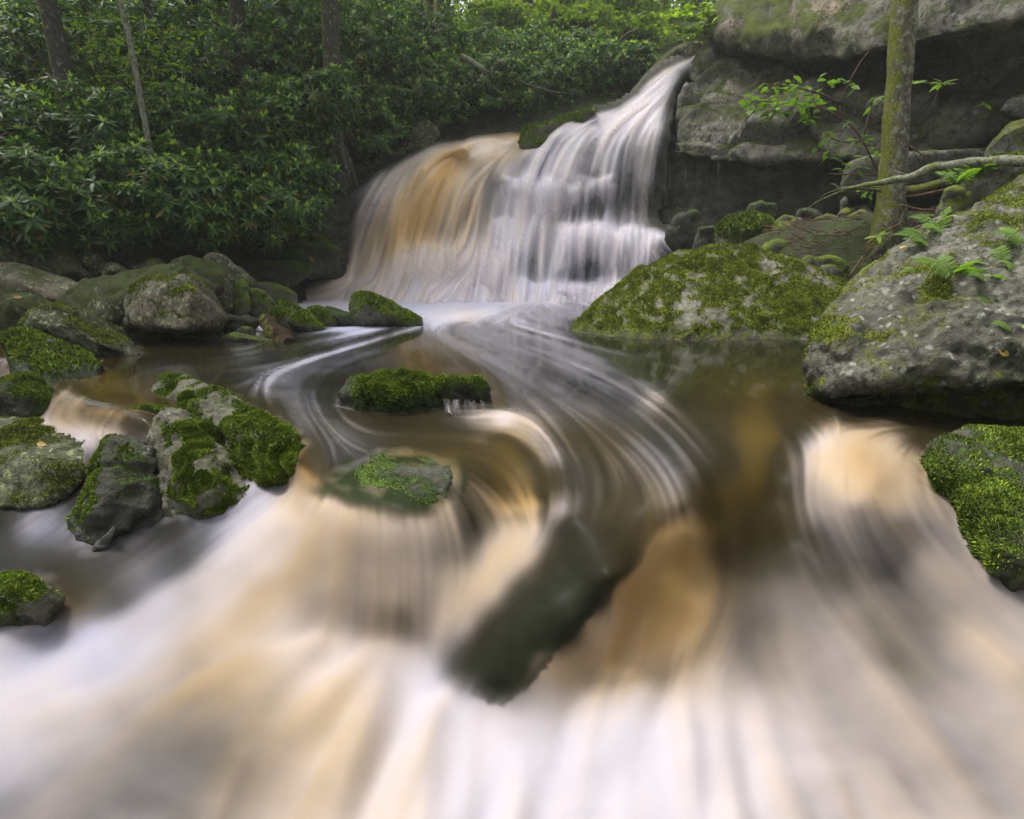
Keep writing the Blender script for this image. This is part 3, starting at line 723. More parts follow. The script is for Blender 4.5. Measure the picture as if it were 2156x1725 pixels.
FALLS = [[(1510, 88), (1440, 125), (1380, 160), (1340, 200), (1270, 235), (1200, 262), (1160, 300), (1140, 360), (1120, 430), (1100, 520), (1090, 640)], [(1500, 100), (1430, 150), (1410, 200), (1400, 260), (1392, 340), (1380, 470)],
         [(1400, 170), (1360, 215), (1300, 245), (1250, 270), (1220, 330), (1205, 400), (1190, 470), (1180, 560), (1170, 640)], [(1390, 220), (1350, 250), (1330, 300), (1320, 380), (1310, 470), (1305, 560), (1300, 640)],
         [(1320, 240), (1280, 270), (1265, 350), (1255, 440), (1245, 520), (1240, 640)], [(1370, 480), (1410, 495), (1430, 520), (1436, 560)], [(1340, 490), (1345, 560), (1345, 620)],
         [(1100, 278), (1040, 290), (980, 298), (918, 308), (874, 350), (846, 430), (830, 520), (812, 600), (790, 650)], [(1060, 300), (1000, 310), (960, 340), (940, 400), (920, 480), (900, 540), (880, 640)],
         [(1100, 305), (1070, 330), (1050, 380), (1040, 450), (1030, 530), (1010, 640)], [(900, 310), (850, 336), (806, 385), (776, 450), (756, 530), (738, 600), (720, 650)], [(720, 590), (660, 606), (590, 618)], [(790, 364), (752, 402), (730, 470), (718, 560)],
         [(1090, 380), (1080, 450), (1070, 540), (1060, 640)], [(960, 560), (930, 600), (860, 640)], [(760, 590), (700, 610), (600, 620)]]

def veil(name, parent, mat, poly, dep, fw, strokes, offset, seed, lips=(), gain=1.0, bias=0.0, soft=20.0, step=2.4, sigma=30.0, org=(0, 0, 0), streak=1.0, thin=False):
    p = np.array(poly, float)
    px = np.arange(p[:, 0].min() - 8, p[:, 0].max() + 8, step)
    py = np.arange(p[:, 1].min() - 8, p[:, 1].max() + 8, step)
    A, B = np.meshgrid(px, py)
    q = np.stack([A.ravel(), B.ravel()], 1)
    d = np.array(dep, float)
    Yd = rbf_eval(rbf_fit(d[:, :2], d[:, 2], c=12, lam=.03), q)[:, 0].reshape(A.shape)
    fp, fv = foam_points(fw)
    ff = rbf_eval(rbf_fit(fp, fv, c=10, lam=.05), q)
    foam = ff[:, 0].reshape(A.shape); tint = np.clip(ff[:, 1], -.5, 1.3).reshape(A.shape)
    for (x0, y0, x1, y1, amp, ln) in lips:      # water bursts white just below each ledge lip
        t_ = np.clip((A - x0) / (x1 - x0), 0, 1)
        arc = y0 + (y1 - y0) * t_ + 5 * np.sin(A * .09 + x0)
        dy = B - arc
        foam = foam + amp * np.exp(-np.clip(-dy, 0, 99) / 3.5) * np.exp(-np.clip(dy, 0, 999) / ln) * sstep(x0 - 14, x0 + 10, A) * (1 - sstep(x1 - 10, x1 + 14, A)) * (dy > -14)
    vel = flow_field(strokes, A[::3, ::3], B[::3, ::3], sigma)
    vel = np.stack([upsample(vel[..., k], A.shape) for k in (0, 1)], -1)
    s1 = streaks(vel, 1.5, 34, seed); s2 = streaks(vel, 3.0, 40, seed + 1); s3 = streaks(vel, 7.0, 40, seed + 2)
    st = (s1 * .18 + s2 * .55 + s3 * .6) * (1 - .6 * sstep(540, 610, B))
    sdist = poly_sd(poly, A, B) + 2.5 * s3 - 7 * sstep(610, 640, B) * np.abs(s3)
    edge = sstep(0, soft, sdist)
    cover = np.clip((foam + bias + st * .15 * streak * (1.25 - np.clip(foam, 0, 1)) / .6) * gain, 0, 1)
    if thin:
        cover = np.clip(s1 * .5 + s2 * .5 - .35, 0, 1) * foam * gain
    cover = np.clip(cover, 0, 1) * edge
    Yo = Yd - offset - .035 * s3 - .015 * s2
    a = (A - 1078) / F; b = (862 - B) / F
    k = Yo / (CP + b * SP)
    V = np.stack([a * k, Yo, CAM_H + (b * CP - SP) * k], -1).reshape(-1, 3) - np.array(org)
    quads = grid_quads(*A.shape)
    keep = (cover.ravel()[quads].max(1) > .01)
    quads = quads[keep]
    used, inv = np.unique(quads, return_inverse=True)
    me = np_mesh(name, V[used], inv.reshape(-1, 4))
    attr(me, 'foam', np.clip(.55 + .6 * foam + .12 * st, 0, 1).ravel()[used])
    attr(me, 'cover', cover.ravel()[used])
    attr(me, 'chop', np.full(len(used), .3))
    fc_ = foam_rgb(np.clip(tint + .08 * s2, -.5, 1.3)).reshape(-1, 3)[used]
    attr(me, 'foam_colour', fc_ * np.minimum(2.6, .86 / fc_.max(1))[:, None])
    attr(me, 'clear_colour', np.tile((.03, .045, .04), (len(used), 1)))
    return link(name, me, mat, parent)

fall_org = tuple(P(1000, 640, 8.7))
falls = tag(empty('waterfall', fall_org), 'cream and white waterfall sliding down a chute and over stepped ledges into the pool', 'waterfall')
LIPS = [(1120, 380, 1290, 372, .48, 32), (1060, 372, 1110, 378, .45, 28), (1180, 478, 1290, 470, .6, 30), (1275, 486, 1385, 484, .6, 34), (1375, 488, 1436, 505, .5, 18), (1040, 460, 1110, 470, .35, 35), (840, 520, 950, 528, .35, 40), (940, 540, 1050, 535, .35, 40), (1180, 596, 1270, 600, .5, 22), (1260, 588, 1370, 590, .5, 22), (1100, 590, 1180, 600, .45, 22), (1160, 262, 1395, 262, .12, 40), (880, 312, 1060, 312, .12, 30)]
veil('water_veil', falls, M['veil'], poly, DEP, FW, FALLS, .0, 21, LIPS, gain=1.12, bias=.02, org=fall_org)
veil('water_threads', falls, M['veil'], poly, DEP, FW, FALLS, .10, 31, gain=.6, org=fall_org, thin=True)
# lower tiers: water leaping off the ledges stands out in front of the main sheet
def tier(tops, drop, Yt, Yb, seed, f0=.9, f1=.3, tint=0.0, soft=20.0):
    cx_ = sum(x for x, y in tops) / len(tops)
    tops = [(cx_ + (x - cx_) * 1.18, y - soft * .4) for x, y in tops]
    bot = [(x - 6, y + drop * (.85 + .3 * random.random())) for x, y in tops]
    pol = [tops[0]] + tops[1:] + bot[::-1]
    dep = [(x, y, Yt) for x, y in tops] + [(x, y + 10, Yt - .10) for x, y in tops] + [(x, y, Yb) for x, y in bot]
    fw_ = {}
    for k_, (f_, fr) in enumerate(((f0, .02), (f0 * .9, .2), ((f0 + f1) / 2, .55), (f1, .95))):
        for x, y in tops:
            fw_.setdefault(round(y + drop * fr + .01 * k_, 2), []).append((x, f_ * random.uniform(.8, 1.1), tint))
    st_ = [[(x, y - 5), (x - 3, y + drop * .5), (x - 7, y + drop)] for x, y in tops]
    veil('tier_veil', falls, M['veil'], pol, dep, fw_, st_, 0.0, seed, gain=1.0, soft=soft, step=2.0, sigma=25, org=fall_org)
tier([(1176, 490), (1196, 474), (1220, 468), (1246, 464), (1268, 470), (1284, 482)], 120, 9.35, 8.95, 101)
tier([(1278, 492), (1300, 480), (1330, 476), (1356, 482), (1376, 494)], 112, 9.3, 8.9, 111)
tier([(1372, 502), (1398, 494), (1424, 500), (1440, 512)], 50, 9.35, 9.2, 121, .8, .2)
tier([(1112, 392), (1130, 380), (1160, 374), (1186, 380), (1204, 392)], 105, 9.78, 9.6, 131, .75, .15, 0.0, 26.0)
tier([(1200, 396), (1226, 380), (1258, 374), (1284, 380), (1300, 394)], 80, 9.85, 9.7, 141, .7, .05, 0.0, 24.0)
tier([(1052, 398), (1066, 384), (1084, 378), (1104, 386)], 90, 9.75, 9.55, 151, .7, .15, 0.0, 20.0)
tier([(846, 540), (874, 524), (910, 520), (950, 526), (986, 540)], 105, 9.2, 8.75, 161, .7, .35, .2, 42.0)
tier([(980, 548), (1010, 538), (1040, 536), (1070, 546)], 95, 9.1, 8.75, 171, .7, .35, .08, 36.0)
tier([(1176, 606), (1206, 594), (1240, 592), (1262, 602)], 50, 8.85, 8.65, 181, .95, .6)
tier([(1268, 606), (1300, 590), (1336, 586), (1362, 598)], 50, 8.8, 8.6, 191, .95, .6)

# ------------------------------------------------------------------ rocks
def hull_geo(bm, pts):
    vs_ = [bm.verts.new(p) for p in pts]
    r = bmesh.ops.convex_hull(bm, input=vs_)
    junk = [g for g in r['geom_interior'] if isinstance(g, bmesh.types.BMVert)] + [g for g in r['geom_unused'] if isinstance(g, bmesh.types.BMVert)]
    bmesh.ops.delete(bm, geom=list(set(junk)), context='VERTS')

def sil_points(zone, sil, Yd, thick, front=(), below=.1, shrink=.86, grow=1.075):
    """Outline points at their own distance, plus a slightly smaller outline farther back."""
    px_ = [zp(zone, p) for p in sil]
    cx_, cy_ = sum(p[0] for p in px_) / len(px_), sum(p[1] for p in px_) / len(px_)
    px_ = [(cx_ + (p[0] - cx_) * grow, cy_ + (p[1] - cy_) * grow) + tuple(p[2:]) for p in px_]     # weathering takes this off again
    pts = [P(p[0], p[1], p[2] if len(p) > 2 else Yd) for p in px_]
    zmin, zmax = min(p.z for p in pts), max(p.z for p in pts)
    out = list(pts)
    for p, w in zip(px_, pts):
        bx, by = cx_ + (p[0] - cx_) * shrink, cy_ + (p[1] - cy_) * shrink
        bk = P(bx, by, w.y + thick)
        out.append(bk)
        if w.z < zmin + .4 * (zmax - zmin) and below:
            out.append(w + Vector((0, .02, -below)))
            out.append(Vector((bk.x, bk.y, min(bk.z, w.z) - below)))
    for p in front:
        out.append(P(*zp(zone, p)))
    return out

def remesh(hulls, voxel, smooth):
    bm = bmesh.new()
    for h in hulls:
        hull_geo(bm, h)
    me = bpy.data.meshes.new('tmp'); bm.to_mesh(me); bm.free()
    o = bpy.data.objects.new('tmp', me); COL.objects.link(o)
    md = o.modifiers.new('r', 'REMESH'); md.mode = 'VOXEL'; md.voxel_size = voxel; md.use_smooth_shade = True
    if smooth:
        s = o.modifiers.new('s', 'SMOOTH'); s.factor = .5; s.iterations = smooth
    dg = bpy.context.evaluated_depsgraph_get()
    e = o.evaluated_get(dg)
    out = bpy.data.meshes.new_from_object(e)
    bpy.data.objects.remove(o); bpy.data.meshes.remove(me)
    return out

rock_seed = [0]
def rock(name, label, cat, mat, hulls, voxel=.03, smooth=3, big=.06, mid=.02, fine=.006, moss=.3, moss_up=.6, tufts=0, tuft_len=.012, group=None, waterline=None, strata=0.0, moss_fn=None, freq=1.6, frac=None, speck=.25):
    """hulls: list of point lists (world); the union is remeshed and weathered."""
    rock_seed[0] += 1
    allp = np.array([tuple(q_) for h in hulls for q_ in h]); ext = float((allp.max(0) - allp.min(0)).max())
    if frac is None and mat.name != 'rock_dome':
        frac = (.42 * ext, .018 * min(ext, 1.5), .012 * min(ext, 1.5), 1.3)
        big *= .6
    if ext < 2.5: voxel *= .72
    smooth = min(smooth, 2) if smooth < 4 else smooth + 3
    sd_ = rock_seed[0] * 3.71
    me = remesh(hulls, voxel, smooth)
    n = len(me.vertices)
    co = np.empty(n * 3, np.float32); me.vertices.foreach_get('co', co); co = co.reshape(-1, 3).astype(float)
    no = np.empty(n * 3, np.float32); me.vertices.foreach_get('normal', no); no = no.reshape(-1, 3).astype(float)
    size = co.max(0) - co.min(0)
    d = big * fbm(co * freq + sd_, 3)
    r = fbm(co * freq * 3.3 + sd_ + 9, 4)
    d += mid * (1 - 2.4 * np.abs(r))
    d += fine * fbm(co * 26 + sd_, 2)
    if strata:
        w = co[:, 2] + .25 * co[:, 0] * math.sin(sd_) * .3 + .12 * fbm(co * 1.3 + sd_, 2)
        ph = (w * 5.5) % 1.0
        d += strata * (sstep(0, .12, ph) * (1 - sstep(.85, 1.0, ph)) - .6)
    if frac:                                    # split into blocks: cracks between cells, each cell proud or set back
        cell, amp, crack, zs = frac
        sc_ = np.array((1, 1, zs)) / cell
        cw = (co + .10 * cell * np.stack([fbm(co * 3 / cell * .5 + 5, 2), fbm(co * 3 / cell * .5 + 15, 2), fbm(co * 3 / cell * .5 + 25, 2)], 1) * 2) * sc_
        lo, hi = cw.min(0) - .5, cw.max(0) + .5
        ns = int(min(700, max(6, np.prod(hi - lo) * .9)))
        r_ = np.random.default_rng(rock_seed[0])
        sd3 = r_.uniform(lo, hi, (ns, 3)); off = r_.normal(size=ns)
        d1 = np.full(n, 1e9); d2 = np.full(n, 1e9); who = np.zeros(n, int)
        for k in range(0, n, 8000):
            D = np.linalg.norm(cw[k:k + 8000, None] - sd3[None], axis=2)
            o2 = np.partition(D, 1, axis=1)[:, :2]
            d1[k:k + 8000], d2[k:k + 8000] = o2[:, 0], o2[:, 1]; who[k:k + 8000] = D.argmin(1)
        e_ = d2 - d1
        d += amp * off[who] * sstep(0, .25, e_) - crack * (1 - sstep(0, .13, e_))
    co2 = co + no * d[:, None]
    base = np.array([(co2[:, 0].min() + co2[:, 0].max()) / 2, (co2[:, 1].min() + co2[:, 1].max()) / 2, co2[:, 2].min()])
    me.vertices.foreach_set('co', (co2 - base).astype(np.float32).ravel())
    me.update()
    me.vertices.foreach_get('normal', (tmp := np.empty(n * 3, np.float32))); nn = tmp.reshape(-1, 3)
    mo = moss + (.02 if mat.name == 'rock_moss' else .12) + moss_up * (nn[:, 2] - .25) + .75 * fbm(co * 3.1 + sd_ + 30, 3) + speck * fbm(co * 11 + sd_, 3)
    if moss_fn is not None:
        mo = mo + moss_fn(co2, nn)
    mo = np.clip(mo, 0, 1)
    wet = np.zeros(n) if waterline is None else 1 - sstep(.02, .10, co2[:, 2] - waterline + .03 * fbm(co * 6, 2))
    attr(me, 'moss', mo); attr(me, 'wet', wet)
    me.name = name
    o = link(name, me, mat, None, base)
    tag(o, label, cat, group)
    if tufts:
        add_tufts(o, me, co2 - base, nn, mo * (1 - .5 * wet), tufts, tuft_len)
    return o

def add_tufts(o, me, co, nn, mo, count, ln):
    me.calc_loop_triangles()
    t = np.empty(len(me.loop_triangles) * 3, np.int32); me.loop_triangles.foreach_get('vertices', t); t = t.reshape(-1, 3)
    A, B, C = co[t[:, 0]], co[t[:, 1]], co[t[:, 2]]
    area = np.linalg.norm(np.cross(B - A, C - A), axis=1)
    w = area * np.clip(mo[t].mean(1) - .42, 0, .4) ** 1.0
    w *= (nn[t].mean(1)[:, 1] < .45)            # the far side is out of sight
    if w.sum() < 1e-9: return
    k = rng.choice(len(t), count, p=w / w.sum())
    u, v = rng.random(count), rng.random(count)
    f = u + v > 1; u[f], v[f] = 1 - u[f], 1 - v[f]
    pos = A[k] + (B[k] - A[k]) * u[:, None] + (C[k] - A[k]) * v[:, None]
    nm = nn[t[k]].mean(1) + np.array((0, 0, .35)); nm /= np.linalg.norm(nm, axis=1)[:, None]
    V, T = [], []
    for j in range(2):
        r = rng.normal(size=(count, 3)); tx = np.cross(nm, r); tx /= np.linalg.norm(tx, axis=1)[:, None] + 1e-9
        s = ln * rng.uniform(.5, 1.5, count)[:, None]
        tip = pos + nm * s + tx * s * .5 * rng.normal(size=(count, 1))
        side = np.cross(nm, tx)
        V.append(np.stack([pos - side * s * .35 - nm * .002, pos + side * s * .35 - nm * .002, tip], 1))
    V = np.stack(V, 1).reshape(-1, 3)
    T = np.arange(len(V)).reshape(-1, 3)
    m2 = np_mesh('moss', V, None, T, smooth=False)
    tag(link('moss', m2, M['tuft_green' if me.materials[0].name in ('rock_moss', 'rock_dark') else 'tuft'], o), kind='stuff')

R = rock
sp = sil_points
# --- left bank, far row
R('boulder', 'broad lichen speckled boulder at the left edge below the rhododendrons', 'boulder', M['rock_olive'], [sp(4, [(-60, 250), (0, 200), (120, 130), (220, 95), (360, 90), (420, 130), (470, 190), (530, 290), (520, 340), (400, 360), (200, 360), (-60, 340)], 6.5, 1.2, [(300, 150, 6.2), (430, 250, 6.1)])], .04, 2, .07, .03, moss=.3)
R('rock', 'narrow upright rock leaning against the broad boulder at the left edge', 'rock', M['rock_olive'], [sp(4, [(455, 150), (490, 130), (540, 160), (600, 240), (605, 300), (560, 340), (500, 260)], 6.5, .5, [(500, 180, 6.35)])], .03, 2, .03, .02, moss=.15)
R('rock_slab', 'thin flat slab lying behind the small rocks of the left bank', 'rock', M['rock_grey'], [sp(4, [(570, 195), (640, 185), (720, 210), (800, 250), (740, 275), (600, 250)], 7.0, .6)], .03, 2, .03, .015, moss=.1)
R('rock', 'small pale green rock in front of the thin flat slab', 'rock', M['rock_olive'], [sp(4, [(600, 270), (640, 235), (690, 240), (770, 290), (770, 340), (600, 340)], 6.1, .5, [(660, 260, 5.95)])], .03, 2, .03, .015, moss=.2)
R('rock', 'rounded grey rock with dark moss specks, middle of the left bank', 'rock', M['rock_pale'], [sp(4, [(780, 250), (880, 195), (930, 205), (1000, 260), (980, 300), (790, 310)], 6.7, .7, [(880, 230, 6.5)])], .03, 2, .04, .015, moss=.05)
R('rock', 'small yellowish rock wedged below the rounded grey rock', 'rock', M['rock_brown'], [sp(4, [(765, 275), (820, 250), (860, 290), (830, 315), (760, 310)], 6.2, .3)], .025, 2, .02, .01, moss=.1)
R('boulder', 'mossy block standing under the tilted pale slab', 'boulder', M['rock_olive'], [sp(4, [(1010, 220), (1110, 190), (1180, 215), (1330, 265), (1380, 320), (1370, 440), (1300, 470), (1180, 460), (1060, 380), (1010, 290)], 6.3, .9, [(1150, 260, 6.1), (1300, 300, 6.0), (1210, 400, 5.95)])], .035, 2, .05, .025, moss=.45)
R('rock_slab', 'bare pale slab tilted down to the right towards the falls', 'rock', M['rock_brown'], [sp(4, [(1205, 195), (1240, 165), (1300, 175), (1400, 250), (1480, 320), (1460, 352), (1400, 335), (1280, 255), (1210, 225)], 6.45, .28, below=0)], .022, 1, .015, .012, .003, moss=-.3, moss_up=.2)
R('boulder', 'rounded dim boulder at the foot of the rhododendrons, far back', 'boulder', M['rock_grey'], [sp(4, [(915, 175), (950, 110), (1000, 90), (1060, 110), (1090, 160), (1050, 205), (930, 205)], 8.0, .7, [(1000, 140, 7.8)])], .04, 2, .05, .02, moss=.0)
R('rock', 'small dim rock right of the rounded dim boulder', 'rock', M['rock_grey'], [sp(4, [(1110, 180), (1150, 135), (1200, 130), (1235, 175), (1200, 205), (1120, 205)], 8.0, .5)], .04, 2, .04, .02, moss=.0)
R('rock_ledge', 'upper moss covered ledge left of the foot of the falls', 'rock ledge', M['rock_moss'], [sp(4, [(1560, 110), (1640, 40), (1800, 45), (1900, 75), (1900, 115), (1700, 140), (1560, 140)], 9.1, 1.0)], .05, 2, .06, .02, moss=.75, tufts=3000, tuft_len=.03)
R('rock_ledge', 'lower dark moss ledge left of the foot of the falls', 'rock ledge', M['rock_dark'], [sp(4, [(1470, 165), (1600, 125), (1750, 140), (1900, 110), (1960, 130), (1950, 230), (1700, 240), (1480, 210)], 8.7, .8)], .05, 2, .06, .03, moss=.4)
R('rock_ledge', 'flat wet mossy shelf beside the foam at the foot of the falls', 'rock ledge', M['rock_dark'], [sp(4, [(1400, 250), (1500, 215), (1750, 215), (1850, 250), (1700, 310), (1550, 345), (1420, 330)], 8.2, 1.0)], .05, 2, .05, .02, moss=.45, waterline=0)
R('rock_slab', 'long pinkish grey slab with yellow lichen at the left edge', 'rock', M['rock_brown'], [sp(4, [(-80, 250), (0, 235), (80, 232), (200, 260), (400, 310), (520, 370), (440, 470), (330, 510), (230, 450), (100, 420), (-80, 380)], 5.5, .9, [(100, 330, 5.3), (330, 430, 5.15)])], .03, 1, .04, .02, moss=.0, moss_up=.5)
R('boulder', 'dark mossy boulder at the left edge below the long pinkish slab', 'boulder', M['rock_olive'], [sp(4, [(-80, 340), (0, 350), (60, 380), (200, 440), (320, 490), (260, 570), (120, 600), (-80, 600)], 4.95, .8, [(100, 480, 4.75)])], .03, 2, .05, .03, moss=.35)
R('boulder', 'wide olive boulder carpeted with lichen behind the angular boulder', 'boulder', M['rock_olive'], [sp(4, [(330, 490), (420, 400), (520, 330), (700, 300), (900, 290), (1010, 270), (1100, 300), (1200, 370), (1190, 430), (1100, 640), (760, 650), (600, 620), (450, 570)], 5.15, 1.0, [(560, 400, 4.95), (740, 400, 4.8), (600, 560, 4.7)])], .03, 2, .06, .03, moss=.25, waterline=0)
R('boulder', 'angular boulder with a sharp vertical edge and brown moss on top', 'boulder', M['rock_brown'], [sp(4, [(745, 545), (770, 440), (800, 370), (870, 330), (1060, 318), (1110, 325), (1150, 380), (1230, 440), (1300, 540), (1280, 585), (1220, 625), (1090, 612), (950, 602), (760, 585)], 4.75, .7, [(1090, 608, 4.3), (1120, 400, 4.4), (770, 560, 4.5), (850, 400, 4.55)], below=.0)], .02, 1, .02, .018, .005, moss=.0, moss_up=.7, tufts=5000, tuft_len=.012, frac=(.5, .015, .012, 1.0))
for lab, pts_, yy in (('small dark cobble under the right corner of the angular boulder', [(1190, 660), (1240, 605), (1300, 620), (1305, 670), (1200, 690)], 4.75),
                      ('small cobble in the shadow under the angular boulder', [(1045, 670), (1090, 640), (1140, 660), (1145, 700), (1050, 700)], 4.8)):
    R('cobble', lab, 'rock', M['rock_dark'], [sp(4, pts_, yy, .25)], .02, 2, .02, .01, moss=.2, waterline=0)
R('rock', 'flat mossy rock at the water beside the rotten log', 'rock', M['rock_moss'], [sp(4, [(1285, 695), (1300, 650), (1370, 625), (1500, 645), (1580, 668), (1590, 700), (1450, 705), (1300, 712)], 4.65, .35, [(1400, 650, 4.55)])], .02, 2, .02, .012, moss=.35, waterline=0)
R('rock', 'small round mossy rock behind the flat mossy rock by the log', 'rock', M['rock_moss'], [sp(4, [(1375, 640), (1400, 605), (1440, 597), (1480, 605), (1485, 650), (1400, 655)], 5.0, .25)], .02, 2, .02, .012, moss=.3, waterline=0)
R('rock', 'dark wet rock with water running over it left of the rotten log', 'rock', M['rock_dark'], [sp(4, [(1290, 560), (1320, 535), (1450, 535), (1500, 560), (1440, 600), (1380, 625), (1300, 610)], 5.2, .4)], .025, 2, .02, .015, moss=.2, waterline=.06)
R('rock', 'upright mossy wedge below the tilted pale slab', 'rock', M['rock_moss'], [sp(4, [(1370, 445), (1380, 340), (1430, 335), (1450, 440), (1405, 480)], 6.2, .4)], .025, 2, .02, .02, moss=.6)
R('rock', 'green mossy rock sloping to the white water below the pale slab', 'rock', M['rock_moss'], [sp(4, [(1445, 365), (1520, 385), (1620, 465), (1500, 480), (1450, 455)], 6.4, .5)], .025, 2, .03, .02, moss=.55, waterline=0)
R('rock', 'low mossy rock washed by foam left of the falls', 'rock', M['rock_moss'], [sp(4, [(1480, 355), (1600, 345), (1720, 400), (1730, 450), (1600, 440), (1500, 400)], 7.2, .5)], .03, 2, .03, .02, moss=.45, waterline=0)
R('boulder', 'bright mossy humped rock standing in the pool below the falls', 'boulder', M['rock_moss'], [sp(4, [(1595, 580), (1605, 500), (1640, 455), (1700, 475), (1800, 540), (1880, 590), (1870, 625), (1700, 632), (1600, 618)], 5.35, .5, [(1660, 520, 5.2), (1760, 580, 5.2)]), sp(4, [(1750, 520), (1850, 498), (1900, 510), (1965, 570), (1900, 618), (1800, 620)], 5.6, .4)], .022, 2, .03, .02, moss=.5, tufts=6000, tuft_len=.016, waterline=0)
R('rock', 'low dark wet rock in the pool right of the bright humped rock', 'rock', M['rock_dark'], [sp(4, [(1885, 500), (1920, 478), (2000, 500), (2080, 530), (2130, 570), (2100, 595), (2000, 590), (1900, 545)], 5.75, .4, [(1980, 530, 5.6)])], .022, 2, .03, .02, moss=.25, waterline=0)
R('boulder', 'dark mossy wedge pointing left in the foam of the pool', 'boulder', M['rock_moss'], [sp(6, [(345, 130), (360, 55), (395, 30), (450, 45), (560, 110), (690, 170), (600, 192), (400, 190), (350, 170)], 5.7, .5, [(400, 90, 5.5), (500, 140, 5.5)])], .022, 2, .03, .02, moss=.45, tufts=4000, tuft_len=.015, waterline=0)
# --- left side, nearer
R('boulder', 'long olive boulder sloping down to a point at the still water', 'boulder', M['rock_olive'], [sp(4, [(165, 585), (230, 520), (330, 495), (440, 510), (560, 590), (700, 650), (820, 720), (900, 775), (800, 808), (640, 798), (480, 745), (400, 695), (260, 645)], 4.1, .7, [(330, 580, 3.95), (560, 680, 3.85), (450, 600, 3.9)])], .022, 2, .04, .025, moss=.25, tufts=4000, tuft_len=.012, waterline=0)
R('rock_ledge', 'dark layered ledge with bright moss between two small falls', 'rock ledge', M['rock_dark'], [sp(4, [(60, 665, 3.9), (150, 645, 3.95), (260, 700, 3.8), (460, 740, 3.7), (570, 800, 3.45), (560, 850, 3.3), (420, 895, 3.15), (290, 955, 3.05), (150, 905, 3.25), (120, 800, 3.5)], 3.5, .5, [(280, 760, 3.3)], below=.3)], .02, 1, .03, .025, .006, moss=.3, strata=.012, tufts=7000, tuft_len=.014, moss_fn=lambda c, n: .5 * (c[:, 0] < -2.25) * (n[:, 1] < -.2), waterline=0)
R('rock', 'small striped slab leaning between the layered ledge and the olive boulder', 'rock', M['rock_grey'], [sp(4, [(235, 665), (300, 670), (410, 735), (380, 750), (300, 735), (240, 700)], 3.75, .2)], .018, 1, .015, .01, moss=-.1)
R('boulder', 'dark round mossy boulder at the left edge beside the amber fall', 'boulder', M['rock_dark'], [sp(4, [(-60, 1000), (0, 965), (60, 930), (130, 912), (200, 920), (290, 975), (310, 1045), (200, 1090), (-60, 1100)], 3.0, .4, [(150, 980, 2.85)], below=.25)], .018, 2, .03, .02, moss=.4, tufts=8000, tuft_len=.007, waterline=-.13)
R('rock', 'wet green rock face dripping right of the amber fall', 'rock', M['rock_dark'], [sp(4, [(735, 1095), (850, 1068), (960, 1085), (1010, 1150), (960, 1270), (800, 1260), (755, 1190)], 2.5, .3, below=.25)], .015, 2, .025, .02, moss=.35, tufts=4000, tuft_len=.007, waterline=-.05)
R('boulder', 'long mossy slab tilted down right along the edge of the pool', 'boulder', M['rock_moss'], [
    sp(4, [(925, 975, 2.95), (985, 900, 3.0), (1080, 893, 2.95), (1160, 930, 2.85), (1230, 990, 2.75), (1430, 1060, 2.5), (1600, 1140, 2.3), (1700, 1210, 2.15), (1755, 1300, 2.05), (1745, 1380, 2.0), (1680, 1440, 2.05), (1560, 1460, 2.1), (1400, 1430, 2.25), (1250, 1250, 2.5), (1150, 1170, 2.6), (1000, 1090, 2.75), (940, 1030, 2.9)], 2.5, .22, [(1050, 1000, 2.72), (1200, 1090, 2.5), (1400, 1200, 2.28), (1560, 1300, 2.08)], below=.0)],
  .013, 1, .018, .02, .006, moss=.57, moss_up=.08, speck=.6, tufts=60000, tuft_len=.0065, waterline=-.25, freq=2.6, frac=(.32, .010, .012, 1.3))
R('boulder', 'triangular moss covered boulder with pale bare patches, below the tilted slab', 'boulder', M['rock_moss'], [
    sp(4, [(925, 1160), (975, 1105), (1060, 1110), (1190, 1200, 2.3), (1300, 1340, 2.22), (1400, 1490, 2.14), (1465, 1590, 2.08), (1400, 1650, 2.06), (1200, 1690, 2.06), (1060, 1715, 2.06), (985, 1650, 2.08), (930, 1420, 2.2), (890, 1280, 2.3)], 2.35, .3, [(1080, 1200, 2.22), (1150, 1400, 2.08), (1200, 1560, 2.0), (1040, 1500, 2.05)], below=.2)],
  .012, 1, .018, .016, .007, moss=.53, moss_up=.0, speck=.6, tufts=60000, tuft_len=.0065, waterline=-.3, freq=3.0, frac=(.28, .008, .010, 1.0))
R('boulder', 'flat topped olive boulder in the left foreground', 'boulder', M['rock_olive'], [
    sp(4, [(-120, 1115, 2.95), (0, 1120, 2.95), (150, 1170, 2.85), (280, 1200, 2.8), (420, 1210, 2.75), (540, 1270, 2.6), (565, 1320, 2.5), (500, 1440, 2.35), (420, 1520, 2.28), (240, 1620, 2.2), (100, 1630, 2.18), (-120, 1620, 2.2)], 2.5, .3, [(100, 1400, 2.32), (300, 1400, 2.32), (440, 1330, 2.42), (-100, 1400, 2.35)], below=.0)],
  .015, 1, .03, .018, .006, moss=.3, moss_up=.3, tufts=14400, tuft_len=.007, freq=2.4, frac=(.35, .014, .012, 2.0))
R('rock', 'dark pointed rock standing between the flat boulder and the triangular boulder', 'boulder', M['rock_dark'], [
    sp(5, [(470, 1150, 2.0), (480, 1060, 2.02), (560, 830, 2.1), (660, 600, 2.2), (700, 578, 2.22), (780, 590, 2.22), (880, 650, 2.18), (890, 760, 2.15), (970, 1010, 2.1), (900, 1060, 2.08), (700, 1090, 2.02), (560, 1250, 1.95), (490, 1270, 1.96)], 2.1, .25, [(640, 700, 2.12), (560, 1000, 1.97)], below=.15)],
  .012, 1, .02, .018, .005, moss=.05, moss_up=.25, tufts=11200, tuft_len=.007, waterline=-.33, freq=3.0, moss_fn=lambda c, n: .6 * (n[:, 0] < -.25))
